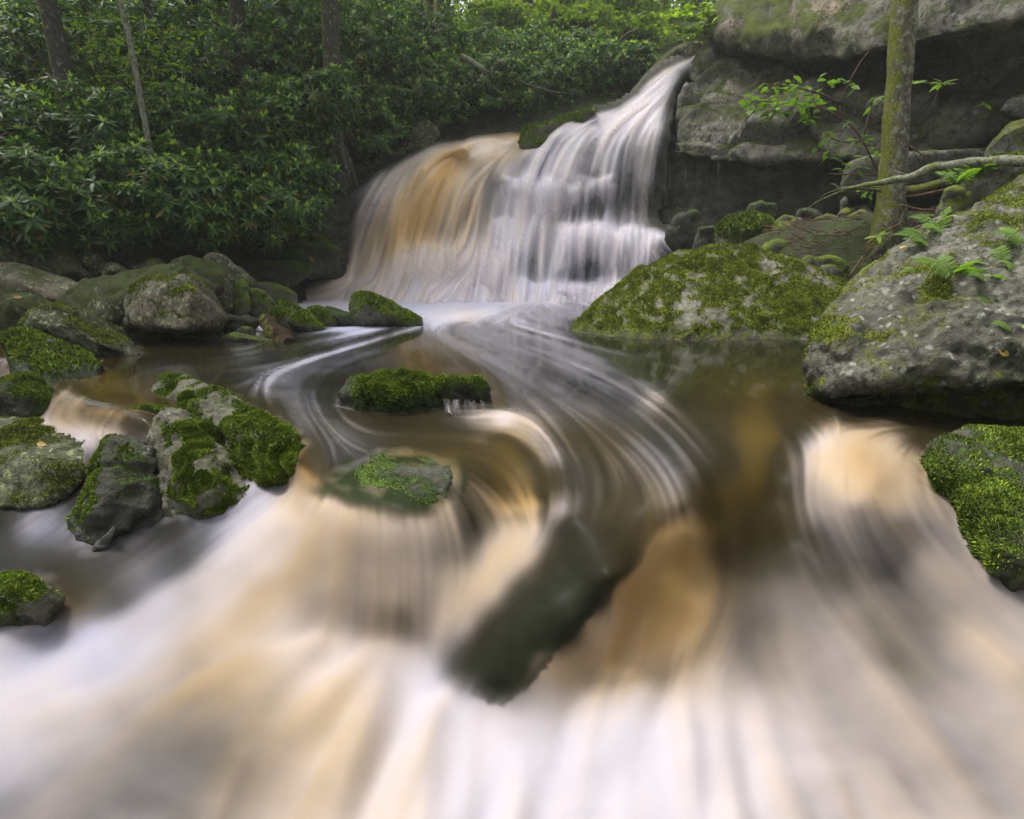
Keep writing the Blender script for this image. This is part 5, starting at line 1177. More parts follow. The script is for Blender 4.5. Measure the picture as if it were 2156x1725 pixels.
def whorl_geo(seed, young=True, dead=False):
    r = random.Random(seed)
    parts, var, yng = [], [], []
    n = r.randint(7, 10)
    for k in range(n):
        v, q, t = leaf_geo(r.uniform(.12, .18), r.uniform(.040, .052), r.uniform(.15, .45), r.uniform(.1, .35))
        el = math.radians(r.uniform(-75, -45) if dead else r.uniform(-20, 28))
        v = v @ rot(2 * math.pi * (k + r.uniform(-.3, .3)) / n, el, r.uniform(-.3, .3)).T
        v += np.array((0, 0, r.uniform(-.03, .01)))
        parts.append((v, q, t)); var.append(np.full(len(v), r.random())); yng.append(np.zeros(len(v)))
    if young:
        for k in range(r.randint(3, 6)):
            v, q, t = leaf_geo(r.uniform(.07, .11), .024, .1, .3, 3)
            v = v @ rot(r.uniform(0, 6.28), math.radians(r.uniform(40, 78)), 0).T
            parts.append((v, q, t)); var.append(np.full(len(v), r.random())); yng.append(np.full(len(v), 1.0))
    V, Q, T = join_geo(parts)
    return V, Q, T, np.concatenate(var), np.concatenate(yng)

WH = [whorl_geo(s, young=s % 3 != 0) for s in range(8)]
def whorl_mesh(w, name='leaf_whorl', mat='rhodo'):
    me = np_mesh(name, w[0], w[1], w[2])
    attr(me, 'var', w[3]); attr(me, 'young', w[4])
    me.materials.append(M[mat])
    return me
WMESH = [whorl_mesh(w) for w in WH]

def axis_frames(ax, spin):
    """Rotation matrices (n,3,3) that turn +Z to ax, spun about it."""
    ax = ax / np.linalg.norm(ax, axis=1)[:, None]
    h = np.where(np.abs(ax[:, 2:3]) < .95, np.array([[0, 0, 1.0]]), np.array([[1.0, 0, 0]]))
    x = np.cross(h, ax); x /= np.linalg.norm(x, axis=1)[:, None]
    y = np.cross(ax, x)
    c, s = np.cos(spin)[:, None], np.sin(spin)[:, None]
    return np.stack([x * c + y * s, -x * s + y * c, ax], 2)

def scatter_geo(protos, pos, frames, scale):
    """Many copies of small prototypes in one mesh's arrays."""
    Vs, Qs, Ts, va, yo, o = [], [], [], [], [], 0
    pick = rng.integers(0, len(protos), len(pos))
    for k, w in enumerate(protos):
        i = np.where(pick == k)[0]
        if not len(i): continue
        v = np.einsum('nij,vj->nvi', frames[i], w[0]) * scale[i][:, None, None] + pos[i][:, None, :]
        nv = len(w[0]); off = (np.arange(len(i)) * nv)[:, None, None] + o
        Vs.append(v.reshape(-1, 3))
        if w[1] is not None and len(w[1]): Qs.append((w[1][None] + off).reshape(-1, 4))
        if w[2] is not None and len(w[2]): Ts.append((w[2][None] + off).reshape(-1, 3))
        va.append((w[3][None] + rng.random((len(i), 1))).ravel() % 1.0); yo.append(np.tile(w[4], len(i)))
        o += nv * len(i)
    return np.concatenate(Vs), np.concatenate(Qs) if Qs else None, np.concatenate(Ts) if Ts else None, np.concatenate(va), np.concatenate(yo)

def foliage_mesh(name, geo, mat):
    me = np_mesh(name, geo[0], geo[1], geo[2])
    attr(me, 'var', geo[3]); attr(me, 'young', geo[4])
    me.materials.append(mat)
    return me

# ------------------------------------------------------------------ rhododendron thicket
def bush(px, py, Yd, rx, rz, label, n_obj=95, n_fill=150, scale=1.0, group='rhododendron bushes of the thicket'):
    C = np.array(P(px, py, Yd))
    dy = min((.2, .5, .8, 1.2, 1.6, 2.0, 2.4), key=lambda q_: abs(ground_z(C[0], C[1] + q_) - (C[2] - rz * .8)))
    base = np.array((C[0], C[1] + dy, ground_z(C[0], C[1] + dy)))       # rooted on the slope behind, leaning out
    root = tag(empty('rhododendron_bush', base), label, 'bush', group)
    n = n_obj * 3 + n_fill
    d = rng.normal(size=(n, 3)); d /= np.linalg.norm(d, axis=1)[:, None]
    lump = 1 + .75 * fbm(d * 2.1 + C * 3.1, 3)
    rad = np.array((rx, rx * .9, rz))
    surf = C + d * rad * (lump * rng.uniform(.86, 1.06, n))[:, None]
    inner = C + d * rad * (lump * rng.uniform(.25, .88, n) ** .6)[:, None]
    face = d @ np.array((0, -.85, .5))
    idx = np.where((face > -.1) & (fbm(d * 3.3 + C * 1.7, 2) > -.16))[0]      # leave gaps that show the dark inside
    fi = idx[:n_obj]
    rest = np.setdiff1d(np.arange(n), fi)[:n_fill]
    ax = d * .55 + np.array((0, -.18, .8)) + rng.normal(size=(n, 3)) * .25
    fr = axis_frames(ax, rng.uniform(0, 6.28, n))
    sc = scale * rng.uniform(.7, 1.25, n)
    for i in fi:
        o = bpy.data.objects.new('leaf_whorl', WMESH[rng.integers(len(WMESH))])
        m4 = Matrix.Identity(4)
        for r in range(3):
            for c in range(3): m4[r][c] = fr[i][r][c] * sc[i]
            m4[r][3] = surf[i][r] - base[r]
        o.matrix_local = m4
        COL.objects.link(o); o.parent = root
    ok = inner[rest]
    geo = scatter_geo(WH, inner[rest] - base, fr[rest], sc[rest])
    tag(link('inner_foliage', foliage_mesh('inner_foliage', geo, M['rhodo']), None, root), kind='stuff')
    geos = []
    tips = surf[fi[::5]] - base
    for k in range(4):
        a = rng.uniform(0, 6.28)
        mid = (C - base) * .6 + np.array((math.cos(a) * rx * .4, math.sin(a) * rx * .3, rng.uniform(-.1, .2)))
        foot = np.array((math.cos(a) * .12, math.sin(a) * .12, -.1))
        geos.append(tube([foot, mid * .45 + foot * .5, mid], [.028, .022, .016], 6, step=.12))
        for tp in tips[k::4]:
            geos.append(tube([mid, (mid + tp) / 2 + rng.normal(size=3) * .05, tp - np.array((0, 0, .02))], [.011, .008, .005], 5, caps=False))
    V, Q, T = join_geo(geos)
    link('stems', np_mesh('stems', V, Q, T), M['bark_dark'], root)
    return root

BUSH = [
 (-150, 420, 5.9, .7, .65, 'rhododendron bush cut off by the left edge, lowest row'),
 (60, 425, 6.3, .62, .5, 'rhododendron bush low at the left edge above the broad boulder'),
 (200, 440, 6.7, .55, .42, 'rhododendron bush low on the bank with dry brown leaves under it'),
 (330, 405, 7.0, .6, .5, 'rhododendron bush low on the bank at the foot of the thin leaning stem'),
 (440, 430, 7.3, .55, .42, 'rhododendron bush hanging lowest over the dark bank, between thin stem and falls'),
 (545, 440, 7.7, .5, .4, 'rhododendron bush low above the rounded dim boulder'),
 (615, 400, 8.2, .45, .5, 'rhododendron bush just left of the mossy wall of the falls'),
 (-120, 260, 6.8, .9, .8, 'rhododendron bush cut off by the left edge, middle row'),
 (50, 300, 7.2, .75, .6, 'rhododendron bush at the left edge beside the pale mottled trunk'),
 (215, 300, 7.6, .8, .65, 'rhododendron bush between the mottled trunk and the thin leaning stem, middle row'),
 (370, 300, 8.0, .75, .6, 'rhododendron bush right of the thin leaning stem, middle row'),
 (500, 310, 8.4, .75, .6, 'rhododendron bush left of the big trunk by the falls, middle row'),
 (610, 280, 8.9, .6, .6, 'rhododendron bush touching the big trunk by the falls'),
 (690, 205, 8.7, .35, .3, 'rhododendron spray hanging across the big trunk by the falls'),
 (40, 150, 8.4, 1.0, .8, 'rhododendron bush high at the left edge behind the mottled trunk'),
 (210, 150, 8.9, 1.0, .8, 'rhododendron bush high between mottled trunk and thin stem'),
 (380, 150, 9.4, 1.0, .8, 'rhododendron bush high below the grey trunk, left half'),
 (540, 170, 9.9, .95, .8, 'rhododendron bush high left of the big trunk by the falls'),
 (640, 90, 10.3, .9, .9, 'rhododendron bush at the top just left of the big trunk'),
 (20, 10, 9.8, 1.2, .9, 'rhododendron bush filling the top left corner'),
 (220, 0, 10.4, 1.2, .9, 'rhododendron bush at the top edge right of the mottled trunk'),
 (400, 10, 11, 1.2, .9, 'rhododendron bush at the top edge left of the grey trunk'),
 (570, 0, 11.6, 1.1, .9, 'rhododendron bush at the top edge right of the grey trunk'),
 (770, 250, 10.6, .65, .6, 'rhododendron bush low right of the big trunk above the brown rock'),
 (780, 130, 11.3, 1.0, .9, 'rhododendron bush high right of the big trunk'),
 (880, 200, 11.6, .85, .6, 'rhododendron bush above the left end of the brown upper pool'),
 (985, 190, 12.1, .85, .6, 'rhododendron bush hanging over the middle of the brown upper pool'),
 (1085, 180, 12.6, .85, .6, 'rhododendron bush over the right end of the brown upper pool'),
 (1180, 165, 13.1, .8, .55, 'rhododendron bush behind the bright mossy ledge'),
 (1270, 150, 13.4, .7, .5, 'rhododendron bush left of the white chute'),
 (1345, 140, 13.0, .45, .35, 'small yellow green rhododendron bush touching the white chute'),
 (730, 20, 12.4, 1.1, 1.0, 'rhododendron bush at the top edge just right of the big trunk'),
 (860, 80, 13.0, 1.1, .8, 'rhododendron bush below the dark far trunks, upper left of the pool'),
 (985, 120, 13.6, 1.0, .6, 'rhododendron bush in the bright middle of the upper thicket'),
 (1105, 120, 14.2, .95, .5, 'sunlit rhododendron bush below the broken snag'),
 (1215, 118, 14.6, .85, .45, 'sunlit rhododendron bush at the right end of the upper thicket'),
]
for i, bdef in enumerate(BUSH):
    off = bdef[0] < -50
    bush(*bdef, n_obj=20 if off else (175 if bdef[3] > .55 else 120), n_fill=60 if off else int(140 + 220 * bdef[3]), scale=.76)

# ------------------------------------------------------------------ trees
def leaf_proto(length, width, droop, seed):
    v, q, t = leaf_geo(length, width, droop, .15, 2)
    v = v - np.array((length * .5, 0, 0))
    return (v, q, t, np.zeros(len(v)), np.zeros(len(v)))
LP = [leaf_proto(.16, .09, .2, 0), leaf_proto(.2, .1, .3, 1), leaf_proto(.13, .08, .1, 2)]

def crown_geo(centre, rad, n, clump=.35, scale=1.0, flat=.5, nclump=26):
    d = rng.normal(size=(nclump, 3)); d /= np.linalg.norm(d, axis=1)[:, None]
    cc = d * (rng.random(nclump) ** .45)[:, None] * np.array(rad)
    w = rng.integers(0, nclump, n)
    p = cc[w] + rng.normal(size=(n, 3)) * np.array((clump, clump, clump * flat)) * np.array(rad) + np.array(centre)
    ax = rng.normal(size=(n, 3)) * .5 + np.array((0, 0, 1.0))
    return scatter_geo(LP, p, axis_frames(ax, rng.uniform(0, 6.28, n)), scale * rng.uniform(.7, 1.4, n))

def tree(label, pts, radii, mat, crown=None, name='tree', n_leaf=2500, leaf_scale=1.0, flare=0.0, group=None, seg=14, limbs=5, cmat='canopy'):
    """pts: (px, py, Y) along the trunk from the foot up; it goes on above the picture to its crown."""
    P3 = [P(*p) for p in pts]
    foot = P3[0].copy()
    root = tag(empty(name, foot), label, 'tree', group)
    P3 = [Vector((foot.x, foot.y, foot.z - .35))] + P3
    radii = [radii[0] * (1 + flare)] + list(radii)
    up = (P3[-1] - P3[-2]); up = up / max(up.z, .05); up.x *= .5; up.y *= .5
    g = None
    if crown:
        top = P3[-1] + up * max(1.0, crown[0] - P3[-1].z)
        P3.append((P3[-1] + top) / 2); radii.append(radii[-1] * .85)
        P3.append(top); radii.append(radii[-1] * .5)
    rel = [np.array(p - foot) for p in P3]
    geos = [tube(rel, radii, seg, jitter=.16, seed=len(label), step=.10)]
    if flare:
        for k in range(6):
            a = k * 1.05 + .4
            e = np.array((math.cos(a), math.sin(a) * .9, 0)) * radii[1] * 2.2 + np.array((0, 0, -.3))
            geos.append(tube([np.array((math.cos(a), math.sin(a), 0)) * radii[1] * .5 + np.array((0, 0, .28)), np.array((math.cos(a), math.sin(a), 0)) * radii[1] * 1.35 + np.array((0, 0, .04)), e], [radii[1] * .5, radii[1] * .42, radii[1] * .12], 8, step=.06, jitter=.2, seed=k))
    link('trunk', np_mesh('trunk', *join_geo(geos)), mat, root)
    if crown:
        c = rel[-1]
        lb = []
        for k in range(limbs):
            a = rng.uniform(0, 6.28)
            s0 = rel[-2] + (rel[-1] - rel[-2]) * rng.uniform(.1, .9)
            e = c + np.array((math.cos(a) * crown[1] * .8, math.sin(a) * crown[1] * .8, rng.uniform(-.4, .6) * crown[2]))
            lb.append(tube([s0, (s0 + e) / 2 + np.array((0, 0, .2)), e], [radii[-1] * .7, radii[-1] * .5, .01], 6, step=.3))
        link('limbs', np_mesh('limbs', *join_geo(lb)), mat, root)
        geo = crown_geo(c, (crown[1], crown[1], crown[2]), n_leaf, scale=leaf_scale)
        tag(link('crown', foliage_mesh('crown', geo, M[cmat]), None, root), kind='stuff')
    return root

tree('pale mottled trunk leaning left in front of the thicket at far left', [(158, 350, 7.6), (146, 260, 7.6), (128, 130, 7.65), (100, 0, 7.7)], [.11, .105, .10, .095], M['bark_grey'], (7.0, 2.2, 1.2), n_leaf=1000)
tree('thin leaning stem with lichen in front of the thicket', [(325, 420, 7.0), (318, 330, 7.0), (300, 230, 7.05), (275, 90, 7.1), (252, 0, 7.15)], [.036, .034, .032, .03, .028], M['bark_lichen'], (6.0, 1.4, .8), n_leaf=900, seg=8, limbs=3)
tree('pale slender trunk half hidden in leaves right of the thin leaning stem', [(352, 260, 8.8), (345, 160, 8.85), (318, 40, 8.9), (305, 0, 8.9)], [.055, .052, .05, .05], M['bark_grey'], (7.5, 1.8, 1.0), n_leaf=1500, seg=10)
tree('grey mottled trunk cut by the top edge in the middle of the thicket', [(508, 160, 9.6), (503, 80, 9.6), (497, 0, 9.6)], [.10, .10, .095], M['bark_grey'], (8.5, 2.4, 1.3), n_leaf=1000)
tree('big brown trunk standing left of the falls with roots over mossy rock', [(706, 345, 9.3), (703, 250, 9.3), (698, 120, 9.3), (694, 0, 9.3)], [.135, .125, .12, .115], M['bark_grey'], (9.0, 2.6, 1.4), n_leaf=1000, flare=.35)
tree('dark trunk behind the bushes just right of the big brown trunk', [(772, 130, 12.9), (770, 50, 13), (768, 0, 13)], [.09, .085, .08], M['bark_dark'], (10, 2.4, 1.4), n_leaf=2500)
tree('mossy lichen spotted trunk standing before the cliff on the right bank', [(1872, 480, 6.2), (1876, 420, 6.2), (1885, 280, 6.2), (1896, 126, 6.2), (1906, 0, 6.2)], [.16, .122, .113, .108, .105], M['bark_mossy'], (7.5, 1.6, 1.0), n_leaf=900, seg=20)
for x_, y_, h_, lab in ((-8.5, 5.5, 7.5, 'tall tree standing out of sight to the left of the thicket'), (-9.5, 9.0, 9.0, 'tall tree on the slope beyond the left edge'), (-7.5, 11.5, 9.5, 'tall tree high on the slope beyond the left edge'), (-8.5, 2.0, 7.0, 'tall tree beyond the left edge nearest the viewer')):
    f_ = Vector((x_, y_, ground_z(x_, y_)))
    r_ = tag(empty('tree', f_), lab, 'tree')
    link('trunk', np_mesh('trunk', *tube([(0, 0, -.3), (.1, 0, h_ * .5), (0, .1, h_)], [.18, .14, .08], 12, jitter=.15, step=.2)), M['bark_grey'], r_)
    tag(link('crown', foliage_mesh('crown', crown_geo((.8, 0, h_), (2.8, 2.8, 1.5), 1500, scale=1.3), M['canopy']), None, r_), kind='stuff')
FAR = [(885, 55, 16, .13), (905, 60, 17, .17), (930, 65, 16.5, .2), (1040, 50, 19, .13), (1085, 45, 20, .1), (1110, 45, 18, .16), (1136, 40, 21, .16), (1232, 62, 19, .09), (1240, 60, 22, .10), (1272, 68, 18.5, .15), (1290, 60, 24, .07), (1330, 60, 26, .12), (1370, 70, 24, .12), (1400, 65, 22, .16), (1440, 72, 26, .14), (1470, 60, 20, .12), (1000, 40, 24, .12), (830, 40, 18, .14)]
for i, (x, y, Yd, r) in enumerate(FAR):
    lab = ['dark far trunk, leftmost of a clump above the thicket', 'dark far trunk in the middle of the clump above the thicket', 'thick mottled far trunk, rightmost of the clump above the thicket', 'reddish far trunk above the middle of the thicket', 'thin far trunk left of the paired trunks above the thicket', 'paired far trunk, left one, above the sunlit bushes', 'paired far trunk, right one, above the sunlit bushes', 'slim dark far trunk, left of two, in the bright gap', 'slim dark far trunk, right of two, in the bright gap', 'straight grey far trunk in the bright gap', 'thin bare pole of a far tree in the bright gap', 'hazy far trunk left of the arching dead limb', 'hazy far trunk behind the arching dead limb', 'hazy far trunk right of the arching dead limb', 'hazy far trunk beside the rock roof, deep in the wood', 'far trunk close to the left end of the rock roof', 'dim far trunk deep in the wood above the thicket', 'dim far trunk behind the bush right of the big brown trunk'][i]
    g = P(x, y + 40, Yd)
    tree(lab, [(x - 2, y + 45, Yd), (x, y, Yd), (x + 1, -30, Yd)], [r * 1.05, r, r * .95], M['bark_dark'] if i % 3 else M['bark_grey'], (Yd * .42 + rng.uniform(8, 12), 2.2, 1.6), n_leaf=500, leaf_scale=1.2, group='far trees behind the thicket', seg=9)

# understorey trees that catch the light behind the chute: leaves down to the ground
def understorey(px, py, Yd, rx, rz, n, label, mat='canopy', scale=1.0):
    C = np.array(P(px, py, Yd)); gz = ground_z(C[0], C[1])
    base = np.array((C[0], C[1], min(gz, C[2] - .3)))
    root = tag(empty('young_tree', base), label, 'tree', 'young leafy trees in the bright gap')
    rel = C - base
    g = [tube([(0, 0, -.3), rel * .5 + np.array((.1, 0, 0)), rel + np.array((0, 0, rz * .7))], [.05, .035, .01], 7, step=.3)]
    for k in range(7):
        a = rng.uniform(0, 6.28); e = rel + np.array((math.cos(a) * rx * .8, math.sin(a) * rx * .8, rng.uniform(-.5, .6) * rz))
        s0 = rel * rng.uniform(.5, 1.0)
        g.append(tube([s0, (s0 + e) / 2 + np.array((0, 0, .1)), e], [.018, .012, .005], 5, step=.3))
    link('trunk', np_mesh('trunk', *join_geo(g)), M['bark_dark'], root)
    tag(link('crown', foliage_mesh('crown', crown_geo(rel, (rx, rx * .8, rz), n, clump=.22, scale=scale, flat=.35, nclump=34), M[mat]), None, root), kind='stuff')
for a in [(1300, 10, 19, 1.6, 1.0, 2600, 'bright leafy young tree in the gap above the sunlit bushes'), (1190, 5, 18, 1.4, .9, 2200, 'bright young tree above the sunlit end of the thicket'), (1400, 60, 21, 1.6, 1.3, 2800, 'dim young tree right of the arching dead limb', 'broadleaf'), (1450, 0, 23, 2.2, 1.4, 3000, 'pale young tree left of the rock roof'), (1350, 100, 17, 1.2, .7, 2000, 'low yellow green young tree behind the chute'),
          (1220, 55, 16.5, .9, .5, 1500, 'bright low young tree behind the sunlit end of the thicket'), (1310, 75, 16, .9, .5, 1500, 'bright low young tree just left of the hooked dead limb'), (1050, 45, 17, 1.0, .5, 1500, 'bright low young tree behind the middle of the upper thicket'), (1420, 95, 18, .9, .5, 1300, 'bright low young tree above the boulder at the chute'),
          (1240, 40, 26, 2.5, 2.0, 3000, 'hazy young tree deep in the bright gap'), (1360, 20, 30, 3.2, 2.5, 3200, 'palest young tree farthest back in the bright gap'), (1100, 10, 24, 2.4, 1.8, 3000, 'hazy young tree behind the paired trunks'), (960, 10, 22, 2.4, 1.6, 3000, 'hazy young tree right of the dark far clump'), (820, 0, 20, 2.2, 1.5, 2600, 'dim young tree behind the top of the thicket', 'broadleaf'), (1470, 110, 16, .7, .5, 900, 'small leafy young tree by the left end of the rock roof'), (680, 0, 19, 2.4, 1.6, 2400, 'dim young tree behind the big brown trunk', 'broadleaf'),
          (450, -20, 17, 2.4, 1.5, 2200, 'dim young tree above the middle of the thicket', 'broadleaf'), (180, -30, 15, 2.4, 1.5, 2200, 'dim young tree above the top left of the thicket', 'broadleaf')]:
    understorey(a[0], a[1], a[2], a[3], a[4], a[5], a[6], a[7] if len(a) > 7 else 'canopy')

# ------------------------------------------------------------------ logs, branches, sticks
def stick(name, label, cat, pts, radii, mat, seg=10, jitter=.18, step=.04, twigs=(), group=None):
    P3 = [P(*p) for p in pts]
    c = P3[0]
    rel = [np.array(p - c) for p in P3]
    o = link(name, np_mesh(name, *tube(rel, radii, seg, jitter=jitter, seed=len(label), step=step)), mat, None, c)
    tag(o, label, cat, group)
    for tpts, r in twigs:
        rp = [np.array(P(*p) - c) for p in tpts]
        link('twig', np_mesh('twig', *tube(rp, np.linspace(r, r * .35, len(rp)), 5, step=.04, jitter=.2)), mat, o)
    return o

def z(zone, pts, Y=None):
    return [zp(zone, p) if len(p) > 2 else zp(zone, p) + (Y,) for p in pts]

lg = stick('rotten_log', 'short rotten brown log end sticking out of the pool', 'log', z(4, [(1548, 545, 5.3), (1590, 600, 5.0), (1650, 660, 4.75), (1690, 705, 4.6)]), [.05, .065, .075, .06], M['wood_rotten'], 14, .6, .02)
stick('rotten_log', 'stub of rotten log wedged behind the angular boulder', 'log', z(4, [(1180, 425, 5.3), (1230, 400, 5.35), (1290, 375, 5.5)]), [.04, .045, .05], M['wood_rotten'], 10, .5, .03)
stick('fallen_branch', 'lichen crusted branch lying across the right bank in front of the mossy trunk', 'branch', z(3, [(2600, 930, 5.2), (2156, 940, 5.4), (1900, 945, 5.6), (1700, 968, 5.75), (1620, 975, 5.8), (1500, 1035, 5.85), (1350, 1062, 5.9), (1200, 1090, 6.1), (1050, 1112, 6.3)]), [.05, .045, .042, .04, .036, .034, .03, .022, .012], M['bark_lichen'], 12, .35, .04,
      [(z(3, [(1060, 1110, 6.3), (1000, 1130, 6.35), (960, 1155, 6.4)]), .010), (z(3, [(1130, 1100, 6.2), (1010, 1150, 6.3), (920, 1190, 6.4), (880, 1235, 6.4)]), .012), (z(3, [(1080, 1105, 6.2), (1030, 1060, 6.3), (980, 1120, 6.4)]), .007), (z(3, [(1460, 1020, 5.85), (1420, 1010, 5.9), (1360, 980, 5.9)]), .009)])
stick('fallen_log', 'mossy log on the ground behind the foot of the mossy trunk', 'log', z(3, [(1380, 1130, 6.7), (1550, 1110, 6.6), (1720, 1060, 6.4)]), [.05, .055, .05], M['bark_dark'], 10, .3)
stick('fallen_branch', 'bare brown stick below the mossy log right of the trunk', 'branch', z(3, [(1440, 1155, 6.2), (1560, 1140, 6.1), (1730, 1100, 6.0)]), [.014, .016, .012], M['twig'], 7)
stick('fallen_branch', 'thin bare stick left of the mossy trunk, almost level', 'branch', z(3, [(1010, 1015, 6.6), (1150, 1022, 6.5), (1320, 1020, 6.4)]), [.008, .010, .009], M['twig'], 6)
stick('fallen_branch', 'thin grey stick slanting over the grey slab right of the trunk', 'branch', z(3, [(1490, 855, 6.9), (1560, 905, 6.9), (1620, 950, 6.9)]), [.007, .007, .006], M['twig'], 6)
stick('fallen_branch', 'dead limb resting on the bushes over the upper pool', 'branch', z(2, [(1090, 465, 11.9), (1200, 505, 11.7), (1310, 540, 11.6), (1395, 548, 11.5)]), [.03, .028, .022, .012], M['bark_grey'], 8, .2, .1)
stick('fallen_branch', 'mottled dead limb poking from the middle of the thicket', 'branch', z(2, [(780, 330, 11.0), (860, 370, 10.9), (930, 420, 10.8)]), [.05, .045, .035], M['bark_lichen'], 8, .2, .1)
stick('dead_limb', 'long arching dead limb in the bright gap', 'branch', z(2, [(1500, 260, 15.5), (1620, 190, 16), (1720, 120, 16.5), (1820, 80, 17), (1890, 78, 17)]), [.05, .045, .04, .03, .015], M['bark_dark'], 8, .2, .15)
stick('dead_limb', 'hooked dead limb above the boulder at the top of the chute', 'branch', z(2, [(1690, 260, 14.5), (1740, 200, 14.5), (1790, 170, 14.5), (1815, 190, 14.5), (1828, 245, 14.5)]), [.035, .03, .025, .018, .008], M['bark_grey'], 7, .2, .12)
stick('dead_snag', 'broken reddish snag standing at the top of the thicket', 'snag', z(2, [(1318, 150, 15.5), (1316, 90, 15.5), (1322, 35, 15.5)]), [.10, .08, .02], M['wood_rotten'], 9, .3, .1)
stick('bare_stem', 'bare upright stem at the bottom of the thicket', 'branch', z(1, [(1228, 1010, 7.2), (1215, 900, 7.2), (1197, 775, 7.2)]), [.010, .009, .006], M['bark_grey'], 6)
stick('fallen_branch', 'long thin branch lying along the dark left bank', 'branch', z(1, [(90, 1350, 6.6), (300, 1400, 6.7), (480, 1440, 6.7), (640, 1470, 6.7)]), [.012, .011, .010, .006], M['bark_dark'], 6)
stick('fallen_branch', 'thin branch slanting down through the lowest bushes', 'branch', z(1, [(570, 1300, 7.0), (700, 1380, 6.9), (800, 1450, 6.8)]), [.009, .008, .006], M['bark_dark'], 6)

# needles and twigs on the right bank (uncountable) and the sticks that can be told apart
def litter(name, n, zone, box, Yr, ln, mat, r=.003):
    parts = []
    for k in range(n):
        x, y = zp(zone, (rng.uniform(box[0], box[2]), rng.uniform(box[1], box[3])))
        p = P(x, y, rng.uniform(*Yr))
        p.z = ground_z(p.x, p.y) + rng.uniform(.01, .05)
        a = rng.uniform(0, 6.28); l = ln * rng.uniform(.4, 1.3)
        d = np.array((math.cos(a), math.sin(a) * .6, rng.normal(0, .15)))
        p = np.array(p)
        parts.append(tube([p - d * l / 2, p + rng.normal(size=3) * .01, p + d * l / 2], [r, r, r * .6], 4, caps=False))
    return tag(link(name, np_mesh(name, *join_geo(parts)), mat), 'brown twigs and needles strewn over the right bank', 'litter', kind='stuff')
litter('twig_litter', 800, 3, (650, 1150, 1900, 1650), (4.8, 8.4), .3, M['twig'], .0045)
for k, (pp, yy) in enumerate([([(1080, 1380), (1180, 1330), (1300, 1290)], 6.6), ([(1500, 1340), (1600, 1300), (1660, 1260)], 5.6), ([(1130, 1620), (1170, 1570), (1210, 1500)], 5.4), ([(1440, 1200), (1560, 1230), (1680, 1230)], 5.9), ([(1230, 1430), (1330, 1360), (1440, 1300)], 6.0)]):
    stick('fallen_branch', ['stick slanting on the litter left of the trunk foot', 'pale stick right of the trunk foot', 'short stick standing in the litter below the trunk', 'dark stick on the litter right of the trunk', 'stick crossing in front of the trunk foot'][k], 'branch', z(3, pp, yy), [.010, .010, .006], M['twig'], 6)

# ------------------------------------------------------------------ small plants
LEAFMESH = {}
def leaf_mesh(kind, length, width, droop, mat):
    if kind not in LEAFMESH:
        v, q, t = leaf_geo(length, width, droop, .2, 5)
        me = np_mesh('leaf', v, q, t); attr(me, 'var', np.zeros(len(v))); attr(me, 'young', np.full(len(v), .35))
        me.materials.append(M[mat]); LEAFMESH[kind] = me
    return LEAFMESH[kind]

def put_leaf(me, root, pos, yaw, pitch, roll, s):
    o = bpy.data.objects.new('leaf', me); COL.objects.link(o); o.parent = root
    o.location = pos; o.rotation_euler = Euler((roll, -pitch, yaw), 'XYZ'); o.scale = (s, s, s)

def shrub(label, stems, Yd, clusters, kind='ovate', size=.10, name='leafy_shrub'):
    """stems: list of pixel polylines; clusters: (zone pixel, spread px, count)."""
    c = P(*zp(3, stems[0][0]), Yd) if len(stems[0][0]) == 2 else P(*zp(3, stems[0][0]))
    root = tag(empty(name, c), label, 'shrub')
    geos = []
    for s in stems:
        P3 = [np.array(P(*zp(3, p), Yd) - c) for p in s]
        geos.append(tube(P3, np.linspace(.011, .004, len(P3)), 6, step=.05, jitter=.2))
    me = leaf_mesh(kind, size, size * .5, .25, 'broadleaf')
    for (x, y, sx, sy, n) in clusters:
        ctr = np.array(P(*zp(3, (x, y)), Yd) - c)
        for k in range(n):
            p = np.array(P(*zp(3, (x + rng.normal() * sx, y + rng.normal() * sy)), Yd + rng.normal() * .16) - c)
            geos.append(tube([ctr * .6 + p * .4 + np.array((0, 0, -.01)), p], [.002, .0015], 4, caps=False))
            put_leaf(me, root, p, rng.uniform(0, 6.28), math.radians(rng.uniform(-35, 25)), rng.normal() * .3, rng.uniform(.6, 1.3))
    link('stems', np_mesh('stems', *join_geo(geos)), M['twig'], root)
    return root

shrub('leafy shrub with a thin bare stem reaching over the cliff block', [[(1312, 1010), (1270, 940), (1210, 820), (1170, 755), (1090, 700), (1072, 600), (1110, 520), (1180, 390), (1245, 300)], [(1090, 700), (1020, 650), (900, 610), (760, 600), (600, 590), (500, 610)], [(1072, 600), (1000, 560), (880, 520), (760, 500), (680, 490)], [(1220, 790), (1250, 660), (1290, 560)], [(1210, 820), (1120, 840), (1010, 800)], [(1230, 850), (1290, 850)]], 6.5,
      [(560, 610, 45, 28, 26), (680, 640, 40, 30, 24), (820, 580, 50, 40, 30), (930, 580, 45, 35, 22), (1040, 480, 50, 22, 14), (700, 500, 35, 25, 14), (820, 490, 30, 20, 8), (1150, 480, 20, 20, 5), (890, 690, 22, 20, 8), (1310, 590, 25, 25, 8), (1010, 830, 35, 40, 14), (1190, 820, 40, 18, 10), (1090, 900, 50, 25, 14), (1280, 880, 30, 25, 10), (1150, 980, 40, 20, 10), (1140, 700, 15, 12, 4)])
shrub('small shrub at the foot of the mossy trunk', [[(1320, 1120), (1270, 1110), (1230, 1100)]], 6.0, [(1240, 1110, 35, 20, 14)], 'small', .07)

